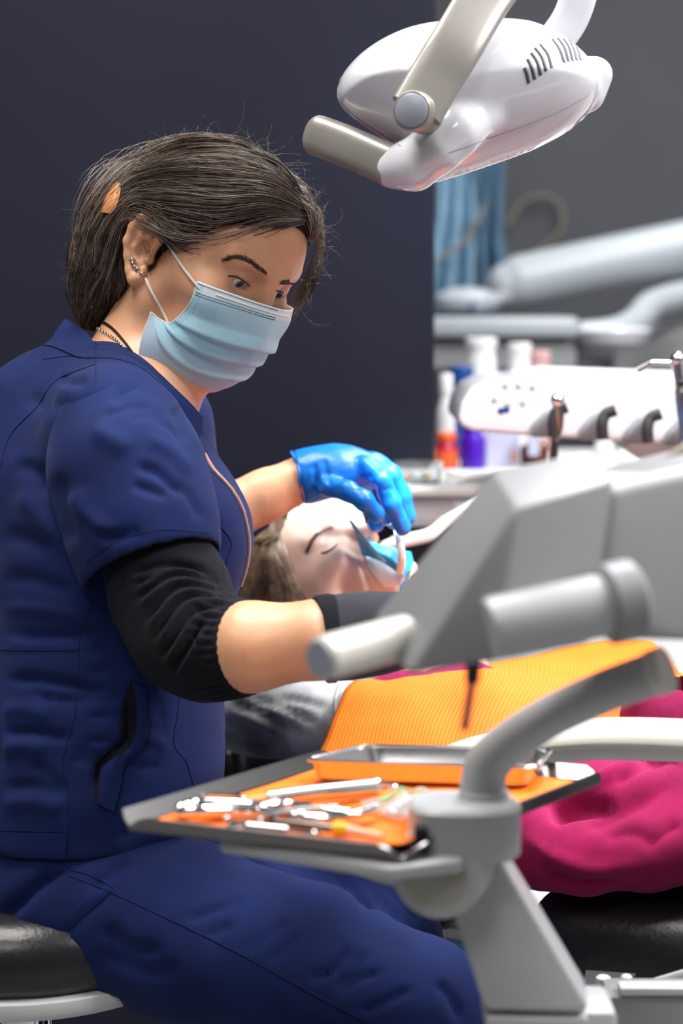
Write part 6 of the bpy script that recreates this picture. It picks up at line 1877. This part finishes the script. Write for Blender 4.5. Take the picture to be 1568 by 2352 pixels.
# crumpled napkin behind the forehead
n = 22
G_ = np.zeros((n, n, 3))
for i in range(n):
    for j in range(n):
        u, w = i / (n - 1), j / (n - 1)
        a_ = np.array([648, 1215, 2.42]) * (1 - u) + np.array([845, 1225, 2.40]) * u
        b_ = np.array([715, 1128, 2.52]) * (1 - u) + np.array([822, 1150, 2.52]) * u
        p_ = a_ * (1 - w) + b_ * w
        G_[i, j] = P(*p_)
G_[..., 2] += (.010 * vnoise(G_.reshape(-1, 3), 28, 51).reshape(n, n) + .004 * vnoise(G_.reshape(-1, 3), 70, 52).reshape(n, n))
nap = obj('paper_napkin', shell(G_, .002), M['paper'], None, smooth=True)
tag(nap, "white crumpled paper napkin behind the patient's forehead", 'napkin')
# blue dam over the mouth, white gauze, band, clamp
M['dam'] = mat('cyan_blue_sheet', hexc('2f9bd0'), .4, bump=(120, .3, .002), var=(.25, 40))
M['gauze'] = mat('white_gauze', (.8, .8, .8), .9, bump=(500, .5, .001))
dr_ = [[(803, 1196, 2.295), (847, 1242, 2.27), (900, 1258, 2.27), (942, 1268, 2.30)], [(815, 1222, 2.285), (852, 1258, 2.262), (900, 1275, 2.255), (948, 1292, 2.29)], [(824, 1250, 2.285), (866, 1274, 2.26), (912, 1296, 2.25), (944, 1310, 2.28)], [(832, 1274, 2.29), (880, 1292, 2.265), (922, 1322, 2.26), (934, 1334, 2.28)]]
RR = np.array([spline(PP(r_), 8) for r_ in dr_])
G_ = np.array([spline(RR[:, i], 6) for i in range(RR.shape[1])])
G_ = G_ - FWD * (.0045 * vnoise(G_.reshape(-1, 3), 60, 61).reshape(G_.shape[:2]))[..., None]
dam = thing('mouth_dam', "blue sheet dam held over the patient's mouth", 'dental dam', P(880, 1270, 2.27))
obj('sheet', shell(G_, .0012), M['dam'], dam)
obj('edge_strip', tube(spline(PP([(803, 1195, 2.285), (830, 1232, 2.262), (860, 1266, 2.248), (884, 1292, 2.245)]), 6), [.001] + [.0032] * 17 + [.001], 8, rb=.0012), mat('pale_blue_edge', hexc('8fd0ee'), .5, bump=(200, .1, .0005)), dam, label='pale blue folded edge')
obj('band', tube(spline(PP([(912, 1212, 2.25), (918, 1245, 2.235), (922, 1280, 2.235), (918, 1318, 2.25)]), 6), .0045, 10, rb=.0018, up=RIGHT), M['gauze'], dam, label='white elastic band')
obj('clamp', tube(spline(PP([(876, 1190, 2.235), (884, 1204, 2.23), (898, 1200, 2.232), (905, 1188, 2.235)]), 6), .0014, 8), M['chrome'], dam)
gz = thing('gauze_pad', "white gauze pad on the patient's cheek under the blue dam", 'gauze', P(872, 1310, 2.29))
L_, R_ = [(838, 1268), (846, 1300), (866, 1328), (884, 1346)], [(880, 1282), (905, 1305), (922, 1330), (918, 1350)]
patch('pad', L_, R_, qbv, M['gauze'], gz, .006, .004, 14, 8, 2.3, .006)
# white suction hose behind the arm head
hs_ = thing('suction_hose', 'white suction hose curving away behind the blue gloved fingers', 'hose', P(980, 1236, 2.5))
obj('hose', tube(spline(PP([(905, 1246, 2.42), (945, 1238, 2.45), (990, 1226, 2.48), (1040, 1190, 2.52), (1150, 1150, 2.56), (1300, 1230, 2.62)]), 8), .0085, 14), M['white_plastic'], hs_)
obj('tip', tube(PP([(880, 1250, 2.36), (905, 1246, 2.42)]), [.004, .007], 12), M['white_plastic'], hs_)
